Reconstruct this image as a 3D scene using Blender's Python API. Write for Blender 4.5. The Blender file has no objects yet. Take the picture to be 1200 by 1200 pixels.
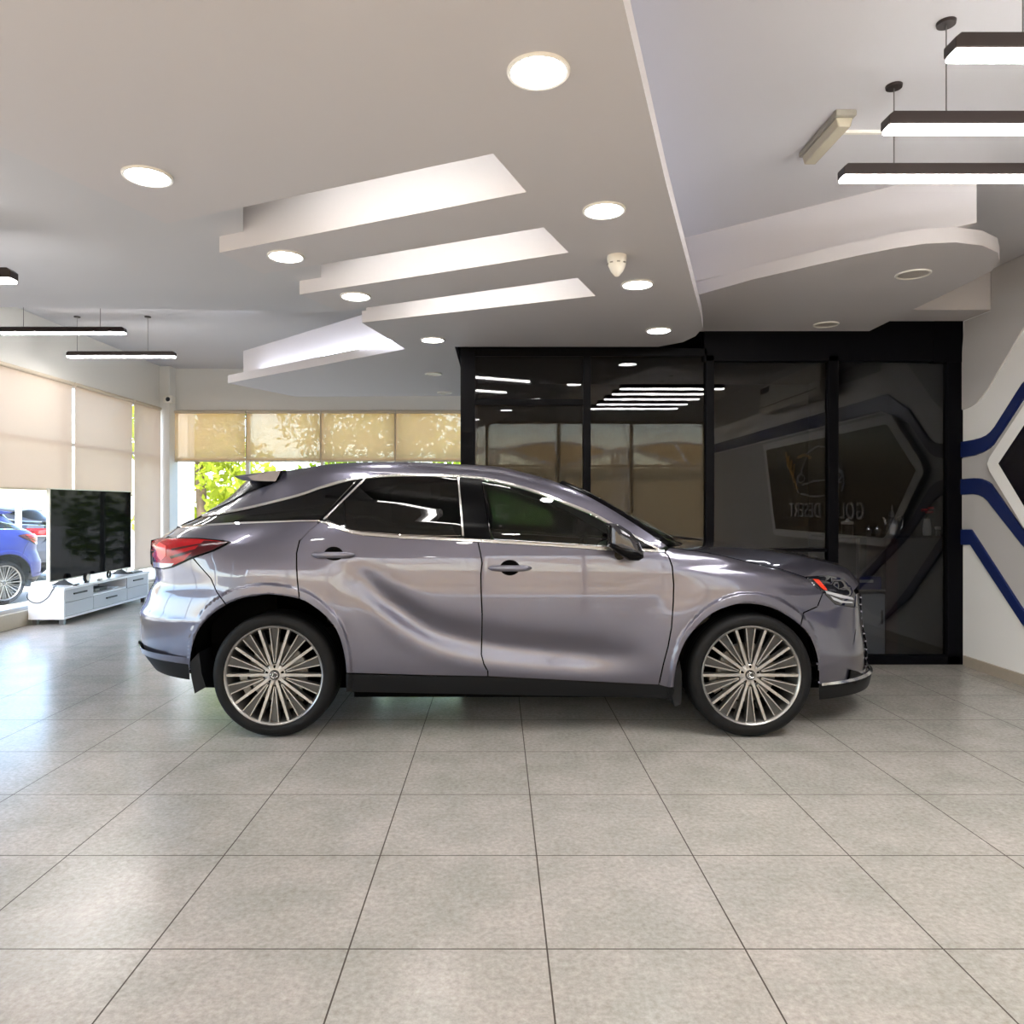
import bpy, math, random
from math import pi, sin, cos, radians as RAD
from mathutils import Vector, Matrix
from mathutils.geometry import delaunay_2d_cdt
SC = bpy.context.scene
COL = SC.collection
rnd = random.Random(7)

# ------------------------------------------------------------------ survey of the room
# the photograph was taken at eye height EYE; one pixel of the 1200 px frame is 1/FPX
FPX, CX, CY, EYE = 870.0, 583.0, 592.0, 1.36
def at_z(px, py, z):
    Y = FPX*(z-EYE)/(CY-py); return ((px-CX)*Y/FPX, Y)
def at_y(px, py, Y):
    return ((px-CX)*Y/FPX, EYE+(CY-py)*Y/FPX)

# ------------------------------------------------------------------ materials
def srgb(r, g, b):
    f = lambda c: (c/12.92 if c <= .04045 else ((c+.055)/1.055)**2.4)
    return (f(r/255), f(g/255), f(b/255), 1)
def new_mat(name):
    m = bpy.data.materials.new(name); m.use_nodes = True
    nt = m.node_tree; nt.nodes.clear()
    out = nt.nodes.new('ShaderNodeOutputMaterial')
    return m, nt, out
def P(name, col, rough=.5, metal=0, spec=.5, coat=0, noise=0, nscale=30, bump=0, bscale=200, emit=None, estr=0, aniso=0):
    m, nt, out = new_mat(name)
    b = nt.nodes.new('ShaderNodeBsdfPrincipled')
    b.inputs['Base Color'].default_value = col
    b.inputs['Roughness'].default_value = rough
    b.inputs['Metallic'].default_value = metal
    b.inputs['Specular IOR Level'].default_value = spec
    b.inputs['Coat Weight'].default_value = coat
    b.inputs['Coat Roughness'].default_value = .03
    if emit:
        b.inputs['Emission Color'].default_value = emit
        b.inputs['Emission Strength'].default_value = estr
    tc = nt.nodes.new('ShaderNodeTexCoord')
    if noise:
        n = nt.nodes.new('ShaderNodeTexNoise'); n.inputs['Scale'].default_value = nscale
        n.inputs['Detail'].default_value = 6
        nt.links.new(tc.outputs['Object'], n.inputs['Vector'])
        r = nt.nodes.new('ShaderNodeMix'); r.data_type = 'RGBA'
        r.inputs[6].default_value = tuple(c*(1-noise) for c in col[:3])+(1,)
        r.inputs[7].default_value = tuple(min(1, c*(1+noise)) for c in col[:3])+(1,)
        nt.links.new(n.outputs['Fac'], r.inputs[0])
        nt.links.new(r.outputs[2], b.inputs['Base Color'])
    if bump:
        n2 = nt.nodes.new('ShaderNodeTexNoise'); n2.inputs['Scale'].default_value = bscale
        nt.links.new(tc.outputs['Object'], n2.inputs['Vector'])
        bp = nt.nodes.new('ShaderNodeBump'); bp.inputs['Strength'].default_value = bump
        bp.inputs['Distance'].default_value = .002
        nt.links.new(n2.outputs['Fac'], bp.inputs['Height'])
        nt.links.new(bp.outputs['Normal'], b.inputs['Normal'])
    nt.links.new(b.outputs[0], out.inputs[0])
    return m
def EM(name, col, s):
    m, nt, out = new_mat(name)
    e = nt.nodes.new('ShaderNodeEmission'); e.inputs[0].default_value = col; e.inputs[1].default_value = s
    nt.links.new(e.outputs[0], out.inputs[0]); return m
def GLASS(name, tint, f0=.04, rough=0.0):
    """thin sheet glass: tinted see-through with a Schlick reflection on top, the same from both sides"""
    m, nt, out = new_mat(name); N = nt.nodes.new; L = nt.links.new
    t = N('ShaderNodeBsdfTransparent'); t.inputs[0].default_value = tint
    g = N('ShaderNodeBsdfGlossy'); g.inputs['Roughness'].default_value = rough; g.inputs[0].default_value = (1,1,1,1)
    ge = N('ShaderNodeNewGeometry'); d = N('ShaderNodeVectorMath'); d.operation = 'DOT_PRODUCT'
    L(ge.outputs['Normal'], d.inputs[0]); L(ge.outputs['Incoming'], d.inputs[1])
    ab = N('ShaderNodeMath'); ab.operation = 'ABSOLUTE'; L(d.outputs['Value'], ab.inputs[0])
    s = N('ShaderNodeMath'); s.operation = 'SUBTRACT'; s.inputs[0].default_value = 1; s.use_clamp = True; L(ab.outputs[0], s.inputs[1])
    p = N('ShaderNodeMath'); p.operation = 'POWER'; p.inputs[1].default_value = 5; L(s.outputs[0], p.inputs[0])
    k = N('ShaderNodeMath'); k.operation = 'MULTIPLY_ADD'; k.inputs[1].default_value = 1-f0; k.inputs[2].default_value = f0; k.use_clamp = True
    L(p.outputs[0], k.inputs[0])
    mx = N('ShaderNodeMixShader')
    L(k.outputs[0], mx.inputs[0]); L(t.outputs[0], mx.inputs[1]); L(g.outputs[0], mx.inputs[2])
    L(mx.outputs[0], out.inputs[0]); return m
def BLIND(name, col, see=.25, trans=.6, rough=1):
    """open-weave screen fabric: diffuse in front, translucent when backlit, partly see-through"""
    m, nt, out = new_mat(name)
    tr = nt.nodes.new('ShaderNodeBsdfTransparent'); tr.inputs[0].default_value = (1,.97,.92,1)
    d = nt.nodes.new('ShaderNodeBsdfDiffuse'); d.inputs[0].default_value = col
    l = nt.nodes.new('ShaderNodeBsdfTranslucent'); l.inputs[0].default_value = col
    tc = nt.nodes.new('ShaderNodeTexCoord')
    n = nt.nodes.new('ShaderNodeTexNoise'); n.inputs['Scale'].default_value = 90
    nt.links.new(tc.outputs['Object'], n.inputs['Vector'])
    ma = nt.nodes.new('ShaderNodeMapRange'); ma.inputs[3].default_value = see*.75; ma.inputs[4].default_value = see*1.25
    nt.links.new(n.outputs['Fac'], ma.inputs[0])
    m1 = nt.nodes.new('ShaderNodeMixShader'); m1.inputs[0].default_value = trans
    nt.links.new(d.outputs[0], m1.inputs[1]); nt.links.new(l.outputs[0], m1.inputs[2])
    m2 = nt.nodes.new('ShaderNodeMixShader')
    nt.links.new(ma.outputs[0], m2.inputs[0]); nt.links.new(m1.outputs[0], m2.inputs[1]); nt.links.new(tr.outputs[0], m2.inputs[2])
    nt.links.new(m2.outputs[0], out.inputs[0]); return m

# ------------------------------------------------------------------ mesh builder
class MB:
    def __init__(s): s.v = []; s.f = []; s.n = None
    def add(s, vs, fs):
        k = len(s.v); s.v += [tuple(v) for v in vs]; s.f += [tuple(i+k for i in f) for f in fs]; return s
    def box(s, x0, x1, y0, y1, z0, z1):
        return s.add([(x0,y0,z0),(x1,y0,z0),(x1,y1,z0),(x0,y1,z0),(x0,y0,z1),(x1,y0,z1),(x1,y1,z1),(x0,y1,z1)],
                     [(0,3,2,1),(4,5,6,7),(0,1,5,4),(1,2,6,5),(2,3,7,6),(3,0,4,7)])
    def prism(s, pts, z0, z1):
        """plan polygon extruded from z0 to z1"""
        n = len(pts); a = sum(pts[i][0]*pts[(i+1)%n][1]-pts[(i+1)%n][0]*pts[i][1] for i in range(n))
        if a < 0: pts = pts[::-1]
        vs = [(x,y,z0) for x,y in pts]+[(x,y,z1) for x,y in pts]
        fs = [(i,(i+1)%n,(i+1)%n+n,i+n) for i in range(n)]
        r = delaunay_2d_cdt([Vector(p) for p in pts], [], [list(range(n))], 1, 1e-7)
        for t in r[2]:
            o = [r[3][i][0] for i in t]
            fs.append(tuple(reversed(o))); fs.append(tuple(i+n for i in o))
        return s.add(vs, fs)
    def prism_x(s, pts, x0, x1):
        """(y,z) polygon extruded along x"""
        k = len(s.v); s.prism(pts, x0, x1)
        for i in range(k, len(s.v)): a,b,c = s.v[i]; s.v[i] = (c,a,b)
        return s
    def prism_y(s, pts, y0, y1):
        """(x,z) polygon extruded along y"""
        k = len(s.v); f = len(s.f); s.prism(pts, y0, y1)
        for i in range(k, len(s.v)): a,b,c = s.v[i]; s.v[i] = (a,c,b)
        s.f[f:] = [tuple(reversed(q)) for q in s.f[f:]]
        return s
    def lathe(s, prof, c=(0,0,0), n=32, axis='z'):
        """profile of (r, h) revolved round an axis"""
        k = len(s.v); vs = []; fs = []; m = len(prof)
        for i in range(n):
            a = 2*pi*i/n
            for r,h in prof:
                p = (r*cos(a), r*sin(a), h)
                if axis == 'y': p = (p[0], h, p[1])
                if axis == 'x': p = (h, p[0], p[1])
                vs.append((p[0]+c[0], p[1]+c[1], p[2]+c[2]))
        for i in range(n):
            j = (i+1)%n
            for q in range(m-1):
                t = (i*m+q, j*m+q, j*m+q+1, i*m+q+1)
                fs.append(t if axis != 'y' else t[::-1])
        return s.add(vs, fs)
    def disc(s, c, r, n=32, axis='z', flip=False):
        vs = []
        for i in range(n):
            a = 2*pi*i/n; p = (r*cos(a), r*sin(a), 0)
            if axis == 'y': p = (p[0],0,p[1])
            if axis == 'x': p = (0,p[0],p[1])
            vs.append((c[0]+p[0],c[1]+p[1],c[2]+p[2]))
        f = tuple(range(n))
        return s.add(vs, [f[::-1] if flip else f])
    def tube(s, pts, r, n=8, close=False):
        pts = [Vector(p) for p in pts]; m = len(pts); vs = []; fs = []
        up = Vector((0,0,1)); prev = None
        for i,p in enumerate(pts):
            a = pts[max(0,i-1)] if not close else pts[(i-1)%m]
            b = pts[min(m-1,i+1)] if not close else pts[(i+1)%m]
            t = (b-a).normalized()
            if prev is None:
                ref = up if abs(t.dot(up)) < .95 else Vector((1,0,0))
                x = t.cross(ref).normalized()
            else:
                x = (prev - t*prev.dot(t)).normalized()
            prev = x; y = t.cross(x)
            rr = r[i] if isinstance(r, (list,tuple)) else r
            for k in range(n):
                an = 2*pi*k/n; vs.append(p+x*rr*cos(an)+y*rr*sin(an))
        for i in range(m if close else m-1):
            j = (i+1)%m
            for k in range(n):
                q = (k+1)%n; fs.append((i*n+k, i*n+q, j*n+q, j*n+k))
        if not close: fs += [tuple(range(n))[::-1], tuple((m-1)*n+k for k in range(n))]
        return s.add(vs, fs)
    def grid(s, rows):
        m = len(rows); n = len(rows[0]); vs = [p for r in rows for p in r]
        return s.add(vs, [(i*n+j, i*n+j+1, (i+1)*n+j+1, (i+1)*n+j) for i in range(m-1) for j in range(n-1)])
    def ball(s, c, rx, ry, rz, n=16, m=10):
        k = len(s.v); rows = []
        for i in range(m+1):
            a = pi*i/m
            rows.append([(c[0]+rx*sin(a)*cos(2*pi*j/n), c[1]+ry*sin(a)*sin(2*pi*j/n), c[2]-rz*cos(a)) for j in range(n+1)])
        return s.grid(rows)
    def xf(s, M, k=0):
        for i in range(k, len(s.v)): s.v[i] = tuple(M @ Vector(s.v[i]))
        return s
    def mesh(s, name, mat, smooth=40):
        me = bpy.data.meshes.new(name)
        me.from_pydata(s.v, [], s.f)
        if smooth:
            me.polygons.foreach_set('use_smooth', [True]*len(me.polygons))
            me.update()
            if smooth < 180: me.set_sharp_from_angle(angle=RAD(smooth))
        if mat: me.materials.append(mat)
        me.update()
        if s.n: me.normals_split_custom_set_from_vertices(s.n)
        return me
    def build(s, name, mat, parent=None, smooth=40, bevel=0, loc=None):
        o = bpy.data.objects.new(name, s.mesh(name, mat, smooth)); COL.objects.link(o)
        if parent: o.parent = parent
        if loc: o.location = loc
        if bevel:
            b = o.modifiers.new('bevel', 'BEVEL'); b.width = bevel; b.segments = 2; b.limit_method = 'ANGLE'; b.angle_limit = RAD(40)
        return o
def tag(o, label=None, cat=None, group=None, kind=None):
    if label: o['label'] = label
    if cat: o['category'] = cat
    if group: o['group'] = group
    if kind: o['kind'] = kind
    return o
def S(o): o['kind'] = 'structure'; return o
def empty(name, loc=(0,0,0), rz=0):
    o = bpy.data.objects.new(name, None); COL.objects.link(o)
    o.empty_display_size = .1; o.location = loc; o.rotation_euler = (0,0,rz); return o
def thing(name, label, cat, loc=(0,0,0), rz=0, group=None):
    return tag(empty(name, loc, rz), label, cat, group)
def copy_tree(o, parent=None, swap=None):
    c = o.copy(); COL.objects.link(c)
    if parent is not None: c.parent = parent
    if swap and c.type == 'MESH':
        for s in c.material_slots:
            if s.material and s.material.name in swap:
                nm_ = s.material.name; s.link = 'OBJECT'; s.material = swap[nm_]
    for ch in list(o.children): copy_tree(ch, c, swap)
    return c
def pchip(pts):
    """monotone cubic through (x, y) points"""
    xs = [p[0] for p in pts]; ys = [p[1] for p in pts]; n = len(xs)
    h = [xs[i+1]-xs[i] for i in range(n-1)]; d = [(ys[i+1]-ys[i])/h[i] for i in range(n-1)]
    m = [d[0]]+[0]*(n-2)+[d[-1]]
    for i in range(1, n-1):
        if d[i-1]*d[i] > 0:
            w1, w2 = 2*h[i]+h[i-1], h[i]+2*h[i-1]
            m[i] = (w1+w2)/(w1/d[i-1]+w2/d[i])
    import bisect
    def f(x):
        if x <= xs[0]: return ys[0]
        if x >= xs[-1]: return ys[-1]
        i = bisect.bisect_right(xs, x)-1; t = (x-xs[i])/h[i]
        return ((1+2*t)*(1-t)**2*ys[i]+t*(1-t)**2*h[i]*m[i]+t*t*(3-2*t)*ys[i+1]+t*t*(t-1)*h[i]*m[i+1])
    return f
def sstep(a, b, x):
    t = min(1, max(0, (x-a)/(b-a))); return t*t*(3-2*t)
# ------------------------------------------------------------------ room materials
M = {}
M['ceil'] = P('ceiling_paint', srgb(203,202,205), .75)
M['ceil2'] = P('drop_ceiling_paint', srgb(203,200,202), .7)
M['wall'] = P('wall_paint', srgb(222,220,214), .7)
M['white'] = P('white_relief_paint', srgb(248,248,247), .45)
M['greywall'] = P('pale_grey_relief_paint', srgb(196,194,194), .5)
M['navy'] = P('navy_relief_paint', srgb(22,38,92), .35)
M['black'] = P('black_powder_coat', srgb(6,6,10), .45, spec=.06)
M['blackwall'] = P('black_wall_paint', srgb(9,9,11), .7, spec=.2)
M['alu'] = P('grey_aluminium', srgb(190,188,184), .35, metal=.6)
M['housing'] = P('dark_anodised_housing', srgb(52,44,42), .35, metal=.5)
M['lens'] = EM('lamp_diffuser_glow', (1,.98,.96,1), 70)
M['down'] = EM('downlight_glow', (1,.98,.96,1), 55)
M['led'] = EM('warm_led_strip_glow', (1,.97,.91,1), 42)
M['ledc'] = EM('cool_led_strip_glow', (.82,.86,1,1), 16)
M['ledr'] = EM('dim_cool_led_strip_glow', (.80,.82,1,1), 8)
M['ring'] = P('downlight_ring', srgb(235,233,228), .4)
M['offlens'] = P('unlit_lens', srgb(196,190,184), .3)
M['steel'] = P('steel_wire', srgb(120,118,116), .35, metal=.9)
M['wglass'] = GLASS('clear_window_glass', (.96,.98,.98,1), .02)
M['pglass'] = GLASS('smoked_partition_glass', (.50,.51,.53,1), .030)
M['blind_b'] = BLIND('sand_screen_fabric', srgb(222,190,148), .26, .76)
M['blind_f'] = BLIND('sand_street_screen_fabric', srgb(222,192,148), .60, .75)
M['blind_l'] = BLIND('pale_screen_fabric', srgb(222,206,190), .13, .36)
M['tube'] = P('blind_bottom_bar', srgb(200,186,164), .5)
M['stone'] = P('beige_kerb_tile', srgb(186,178,160), .4, noise=.08)
M['base'] = P('skirting_tile', srgb(170,160,146), .35, noise=.1)
M['plas'] = P('off_white_plastic', srgb(226,222,212), .4)
M['plasg'] = P('grey_plastic', srgb(150,146,136), .4)
M['blk'] = P('black_plastic', srgb(18,18,20), .35)
def screen_mat(name, f):
    m, nt, out = new_mat(name)
    d = nt.nodes.new('ShaderNodeBsdfDiffuse'); d.inputs[0].default_value = (.003,.0035,.005,1)
    g = nt.nodes.new('ShaderNodeBsdfGlossy'); g.inputs['Roughness'].default_value = .05
    x = nt.nodes.new('ShaderNodeMixShader'); x.inputs[0].default_value = f
    nt.links.new(d.outputs[0], x.inputs[1]); nt.links.new(g.outputs[0], x.inputs[2]); nt.links.new(x.outputs[0], out.inputs[0]); return m
M['gloss'] = screen_mat('black_gloss_screen', .02)
M['lam'] = P('white_laminate', srgb(236,237,240), .3)
M['lamg'] = P('pale_grey_gloss_laminate', srgb(196,198,204), .25)

def floor_mat():
    m, nt, out = new_mat('glazed_stone_floor_tiles')
    L = nt.links.new; N = nt.nodes.new
    tc = N('ShaderNodeTexCoord'); mp = N('ShaderNodeMapping')
    mp.inputs['Location'].default_value = (-.1517+.607*20, -2.275+.607*20, 0)
    L(tc.outputs['Object'], mp.inputs[0])
    b = N('ShaderNodeTexBrick'); b.offset = 0; b.squash = 1
    b.inputs['Scale'].default_value = 1; b.inputs['Mortar Size'].default_value = .0028; b.inputs['Mortar Smooth'].default_value = .15
    b.inputs['Brick Width'].default_value = .607; b.inputs['Row Height'].default_value = .607; b.inputs['Bias'].default_value = 0
    b.inputs['Color1'].default_value = (0,0,0,1); b.inputs['Color2'].default_value = (1,1,1,1)
    L(mp.outputs[0], b.inputs['Vector'])
    n1 = N('ShaderNodeTexNoise'); n1.inputs['Scale'].default_value = 3.2; n1.inputs['Detail'].default_value = 9; n1.inputs['Roughness'].default_value = .62
    n2 = N('ShaderNodeTexNoise'); n2.inputs['Scale'].default_value = 48; n2.inputs['Detail'].default_value = 8; n2.inputs['Roughness'].default_value = .72
    L(tc.outputs['Object'], n1.inputs[0]); L(tc.outputs['Object'], n2.inputs[0])
    r1 = N('ShaderNodeValToRGB'); r1.color_ramp.elements[0].position = .38; r1.color_ramp.elements[1].position = .64
    r1.color_ramp.elements[0].color = srgb(168,165,158); r1.color_ramp.elements[1].color = srgb(185,178,172)
    L(n1.outputs['Fac'], r1.inputs[0])
    r2 = N('ShaderNodeValToRGB'); r2.color_ramp.elements[0].position = .33; r2.color_ramp.elements[1].position = .66
    r2.color_ramp.elements[0].color = (.66,.65,.63,1); r2.color_ramp.elements[1].color = (1.0,1.0,1.0,1)
    L(n2.outputs['Fac'], r2.inputs[0])
    mu = N('ShaderNodeMix'); mu.data_type = 'RGBA'; mu.blend_type = 'MULTIPLY'; mu.inputs[0].default_value = 1
    L(r1.outputs[0], mu.inputs[6]); L(r2.outputs[0], mu.inputs[7])
    mg = N('ShaderNodeMix'); mg.data_type = 'RGBA'; mg.inputs[7].default_value = srgb(58,48,40)
    L(b.outputs['Fac'], mg.inputs[0]); L(mu.outputs[2], mg.inputs[6])
    p = N('ShaderNodeBsdfPrincipled'); p.inputs['Specular IOR Level'].default_value = .5
    L(mg.outputs[2], p.inputs['Base Color'])
    rr = N('ShaderNodeMapRange'); rr.inputs[3].default_value = .16; rr.inputs[4].default_value = .30
    L(n2.outputs['Fac'], rr.inputs[0])
    ra = N('ShaderNodeMath'); ra.operation = 'MAXIMUM'; L(rr.outputs[0], ra.inputs[0])
    rb = N('ShaderNodeMath'); rb.operation = 'MULTIPLY'; rb.inputs[1].default_value = .8; L(b.outputs['Fac'], rb.inputs[0]); L(rb.outputs[0], ra.inputs[1])
    L(ra.outputs[0], p.inputs['Roughness'])
    bp = N('ShaderNodeBump'); bp.inputs['Strength'].default_value = .25; bp.inputs['Distance'].default_value = .003
    iv = N('ShaderNodeMath'); iv.operation = 'SUBTRACT'; iv.inputs[0].default_value = 1; L(b.outputs['Fac'], iv.inputs[1])
    L(iv.outputs[0], bp.inputs['Height']); L(bp.outputs[0], p.inputs['Normal'])
    L(p.outputs[0], out.inputs[0]); return m
M['floor'] = floor_mat()

XL, XR, YF, YB, YP = -5.32, 3.97, -1.25, 11.9, 6.36
ZT = 3.55
S(MB().box(XL-.3, XR+.2, YF-.2, YB+.2, -.3, 0).build('floor', M['floor']))

# ------------------------------------------------------------------ ceilings
S(MB().box(XL-.3, XR+.2, YF-.2, YB+.2, 3.62, 3.8).build('ceiling_roof_slab', M['ceil']))
S(MB().box(XL, -.9, 4.86, YB, ZT, 3.62).build('ceiling_back', M['ceil']))
S(MB().box(-1.0, XR, YF, YP, 3.25, 3.34).build('ceiling_right', M['ceil']))
zp = 2.70
Zp = lambda x, y: at_z(x, y, zp)
AR, BR, CR = Zp(617,225), Zp(666.6,296), Zp(698,346.7)
S1, S2, S3 = Zp(578,180), Zp(637,266.5), Zp(677,325.6)
AT1, AT2, BT, CT1, CT2 = Zp(257,296), Zp(309,321), Zp(351,345), Zp(424,378), Zp(475,409)
COR = Zp(195,262)
BF = Zp(398,365)
PANEL = [(-.68,-1.2), Zp(730,0), Zp(780,213), Zp(822,372), Zp(823.5,384), Zp(815,394), Zp(800,401), (1.36,YP-.08), (-.36,YP-.08), (-.36,9.1),
         (-2.49,9.18), (-2.96,8.15), CT2, CT1, CR, S3, BF, BT, BR, S2, AT2, AT1, AR, S1, COR, (-3.33,-1.2)]
S(MB().prism(PANEL, zp, 2.785).build('ceiling_drop_panel', M['ceil2'], smooth=0))
# the level above the drop panel, left of the light slots
MID = [(XL,-1.2), (-2.2,-1.2), (-1.0,2.6), (-1.13,3.3), (-1.37,4.0), (-.952,4.0), (-1.166,4.9), (-1.17,5.02), (XL,5.02)]
M['ceil3'] = P('mid_ceiling_shade_tone', srgb(200,200,203), .75)  # cooler tone puts this level's different light and shade into the colour
S(MB().prism(MID, 2.785, 2.87).build('ceiling_mid_level', M['ceil3'], smooth=0))
S(MB().prism([(XL,4.6), (-.74,4.6), (-.88,5.47), (-1.08,5.81), (XL,5.57)], 2.87, 2.95).build('ceiling_step', M['ceil3'], smooth=0))
# recesses above the three slots and the LED strips that light their far walls
def off(p, q, d):
    dx, dy = q[0]-p[0], q[1]-p[1]; l = math.hypot(dx, dy); return (-dy/l*d, dx/l*d)
slot_names = ['nearest', 'middle', 'farthest']
for i,(n0,n1,f0,f1) in enumerate(((COR,S1,AT1,AR), (AT2,S2,BT,BR), (BF,S3,CT1,CR))):
    ox, oy = off(f0, f1, .03)
    def lerp(a,b,t): return (a[0]+(b[0]-a[0])*t, a[1]+(b[1]-a[1])*t)
    fs = lerp(f0, f1, .02)
    w = MB()
    w.prism([fs, f1, (f1[0]+ox,f1[1]+oy), (fs[0]+ox,fs[1]+oy)], 2.785, 3.06)   # far wall
    e = off(n1, f1, -.03); w.prism([n1, f1, (f1[0]+e[0],f1[1]+e[1]), (n1[0]+e[0],n1[1]+e[1])], 2.785, 3.06)   # end wall
    nb = (n1[0]-ox*5, n1[1]-oy*5); n0b = lerp(n0, n1, .02)
    w.prism([(n0b[0]-ox*5,n0b[1]-oy*5), nb, (f1[0]+ox,f1[1]+oy), (fs[0]+ox,fs[1]+oy)], 3.06, 3.09)  # lid
    S(w.build('ceiling_light_slot', M['ceil2'], smooth=0))
    # the strip sits on the near panel's edge, facing the far wall
    a, b = lerp(n0, n1, .34 if i == 0 else .20), lerp(n0, n1, .93)
    ex, ey = off(n0, n1, .007)
    if (f1[0]-n1[0])*ex+(f1[1]-n1[1])*ey < 0: ex, ey = -ex, -ey
    q = MB().prism([(a[0]+ex*.1,a[1]+ey*.1), (b[0]+ex*.1,b[1]+ey*.1), (b[0]+ex,b[1]+ey), (a[0]+ex,a[1]+ey)], 2.728, 2.752)
    tag(q.build('led_strip', M['led'], smooth=0), 'warm LED strip hidden along the %s of the three ceiling light slots' % slot_names[i], 'led strip', 'LED strips in the ceiling slots')
# upstand behind the far lip with its cold trough light
U0, U1 = (-2.91,8.5), (-.62,6.26)
ox, oy = off(U0, U1, .12)
S(MB().prism([U0, U1, (U1[0]+ox,U1[1]+oy), (U0[0]+ox,U0[1]+oy)], 2.785, 3.125).build('ceiling_upstand', M['ceil2'], smooth=0))
a, b = (-2.72,8.16), (-.72,6.22)
tag(MB().prism([a, b, (b[0]+.03,b[1]+.03), (a[0]+.03,a[1]+.03)], 2.787, 2.80).build('led_strip', M['ledc'], smooth=0), 'cool white LED strip in the trough before the far ceiling upstand', 'led strip', 'cool LED strips over the ceiling edges')
# LED cove on top of the drop panel's right edge
a, b = (.12,2.2), (1.16,5.4)
tag(MB().prism([a, b, (b[0]+.02,b[1]), (a[0]+.02,a[1])], 2.862, 2.874).build('led_strip', M['ledr'], smooth=0), 'cool white LED strip on top of the drop ceiling edge, right of the downlights', 'led strip', 'cool LED strips over the ceiling edges')

# bulkhead, rounded tongue and box over the black partition
T0, T1 = at_z(805,278,3.25), at_z(1038,220,3.25)
d = (T1[0]-T0[0], T1[1]-T0[1]); T2 = (T0[0]+d[0]*1.36, T0[1]+d[1]*1.36); Tm = (T0[0]-d[0]*.6, T0[1]-d[1]*.6)
S(MB().prism([Tm, T2, (T2[0]+.02,YP), (Tm[0],YP)], 2.93, 3.25).build('ceiling_bulkhead', M['ceil2'], smooth=0))
zt = 2.844; Zt = lambda x, y: at_z(x, y, zt)
tong = [Zt(800,349), Zt(820,345), Zt(880,328), Zt(960,309.5), Zt(1010,298.5), Zt(1050,290.5)]
a0 = tong[-1]; a1 = (3.13, 4.85)
arc = [(a0[0]+.13,a0[1]-.07),(a0[0]+.29,a0[1]-.09),(a0[0]+.47,a0[1]-.04),(a0[0]+.64,a0[1]+.08),(a0[0]+.76,a0[1]+.24),(a0[0]+.83,a0[1]+.42)]
tong += arc+[(3.14,4.95),(3.17,YP-.02),(1.0,YP-.02)]
S(MB().prism(tong, zt, 2.93).build('ceiling_tongue', M['ceil2'], smooth=30))
S(MB().box(2.7, XR, 5.97, YP, 2.93, 3.25).build('ceiling_box', M['ceil2'], smooth=0))

# ------------------------------------------------------------------ walls
S(MB().box(XR, XR+.15, YF, YP+3.2, 0, 3.62).build('wall_right', M['white'], smooth=0))
w = MB().box(XL-.12, XL, YF, YB+.12, 2.89, 3.62)
S(w.build('wall_left', M['wall'], smooth=0))
S(MB().box(XL, XR, YB, YB+.12, 2.89, 3.62).box(-.3, XR, YB, YB+.12, 0, 2.89).build('wall_back', M['wall'], smooth=0))
S(MB().box(XL, XR, YF-.12, YF, 2.95, 3.62).build('wall_front', M['wall'], smooth=0))
S(MB().box(XL-.12, XL+.16, YB-.22, YB+.1, 0, 3.62).build('pillar', M['wall'], smooth=0, bevel=.01))
S(MB().box(XL-.16, XL, YF, YB, 0, .17).build('kerb', M['stone'], smooth=0, bevel=.006))
S(MB().box(XL+.16, -.4, YB-.02, YB+.12, 0, .12).build('kerb.001', M['stone'], smooth=0, bevel=.006))
S(MB().box(XR-.02, XR, 0, YP-.06, 0, .085).build('baseboard_right', M['base'], smooth=0))

# windows: one frame and pane per bay, with a roller blind inside
wn = [0]
def win_left(y0, y1, zb):
    wn[0] += 1; x = XL-.09
    f = MB()
    for (a,b) in ((y0,y0+.025),(y1-.025,y1)): f.box(x-.03, x+.03, a, b, .17, 2.89)
    for z in (.17, 2.11, 2.85): f.box(x-.03, x+.03, y0+.025, y1-.025, z, z+.04)
    o = S(f.build('window_%d' % wn[0], M['alu'], smooth=0))
    p = MB().box(x-.004, x+.004, y0+.025, y1-.025, .21, 2.85).build('pane', M['wglass'], o, smooth=0)
def win_y(x0, x1, Y, sgn, ztop, zs=.12):
    wn[0] += 1; y = Y+sgn*.07
    f = MB()
    for (a,b) in ((x0,x0+.03),(x1-.03,x1)): f.box(a, b, y-.03, y+.03, zs, ztop)
    for z in (zs, 2.08, ztop-.04): f.box(x0+.03, x1-.03, y-.03, y+.03, z, z+.04)
    o = S(f.build('window_%d' % wn[0], M['alu'], smooth=0))
    MB().box(x0+.03, x1-.03, y-.004, y+.004, zs+.04, ztop-.04).build('pane', M['wglass'], o, smooth=0)
def blind(axis, a, b, pos, ztop, zb, mat, label, group):
    """roller blind: sheet, bottom bar, roller tube, side guide"""
    if axis == 'y':      # hangs along the left wall
        o = thing('roller_blind', label, 'blind', (pos,(a+b)/2,zb), 0, group); h = (b-a)/2-.031; R = Matrix.Rotation(pi/2, 4, 'Z')
    else:
        o = thing('roller_blind', label, 'blind', ((a+b)/2,pos,zb), 0, group); h = (b-a)/2-.012; R = Matrix.Identity(4)
    H = ztop-zb
    MB().box(-h, h, -.0015, .0015, .012, H-.03).xf(R).build('fabric', mat, o, smooth=0)
    MB().box(-h, h, -.009, .009, -.012, .012).xf(R).build('bottom_bar', M['tube'], o, smooth=0)
    MB().tube([(-h,0,H-.02),(h,0,H-.02)], .026, 12).xf(R).build('roller', M['tube'], o)
    return o
LY = [-1.2, .28, 1.76, 3.24, 4.72, 6.24, 7.74, 9.26, 10.78, 11.68]
lab = {6:'tall pale roller blind on the left wall, nearest to the camera, above the blue car',
       7:'pale roller blind on the left wall above the television', 8:'narrow pale roller blind in the left corner, drawn lowest, right of the television'}
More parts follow.
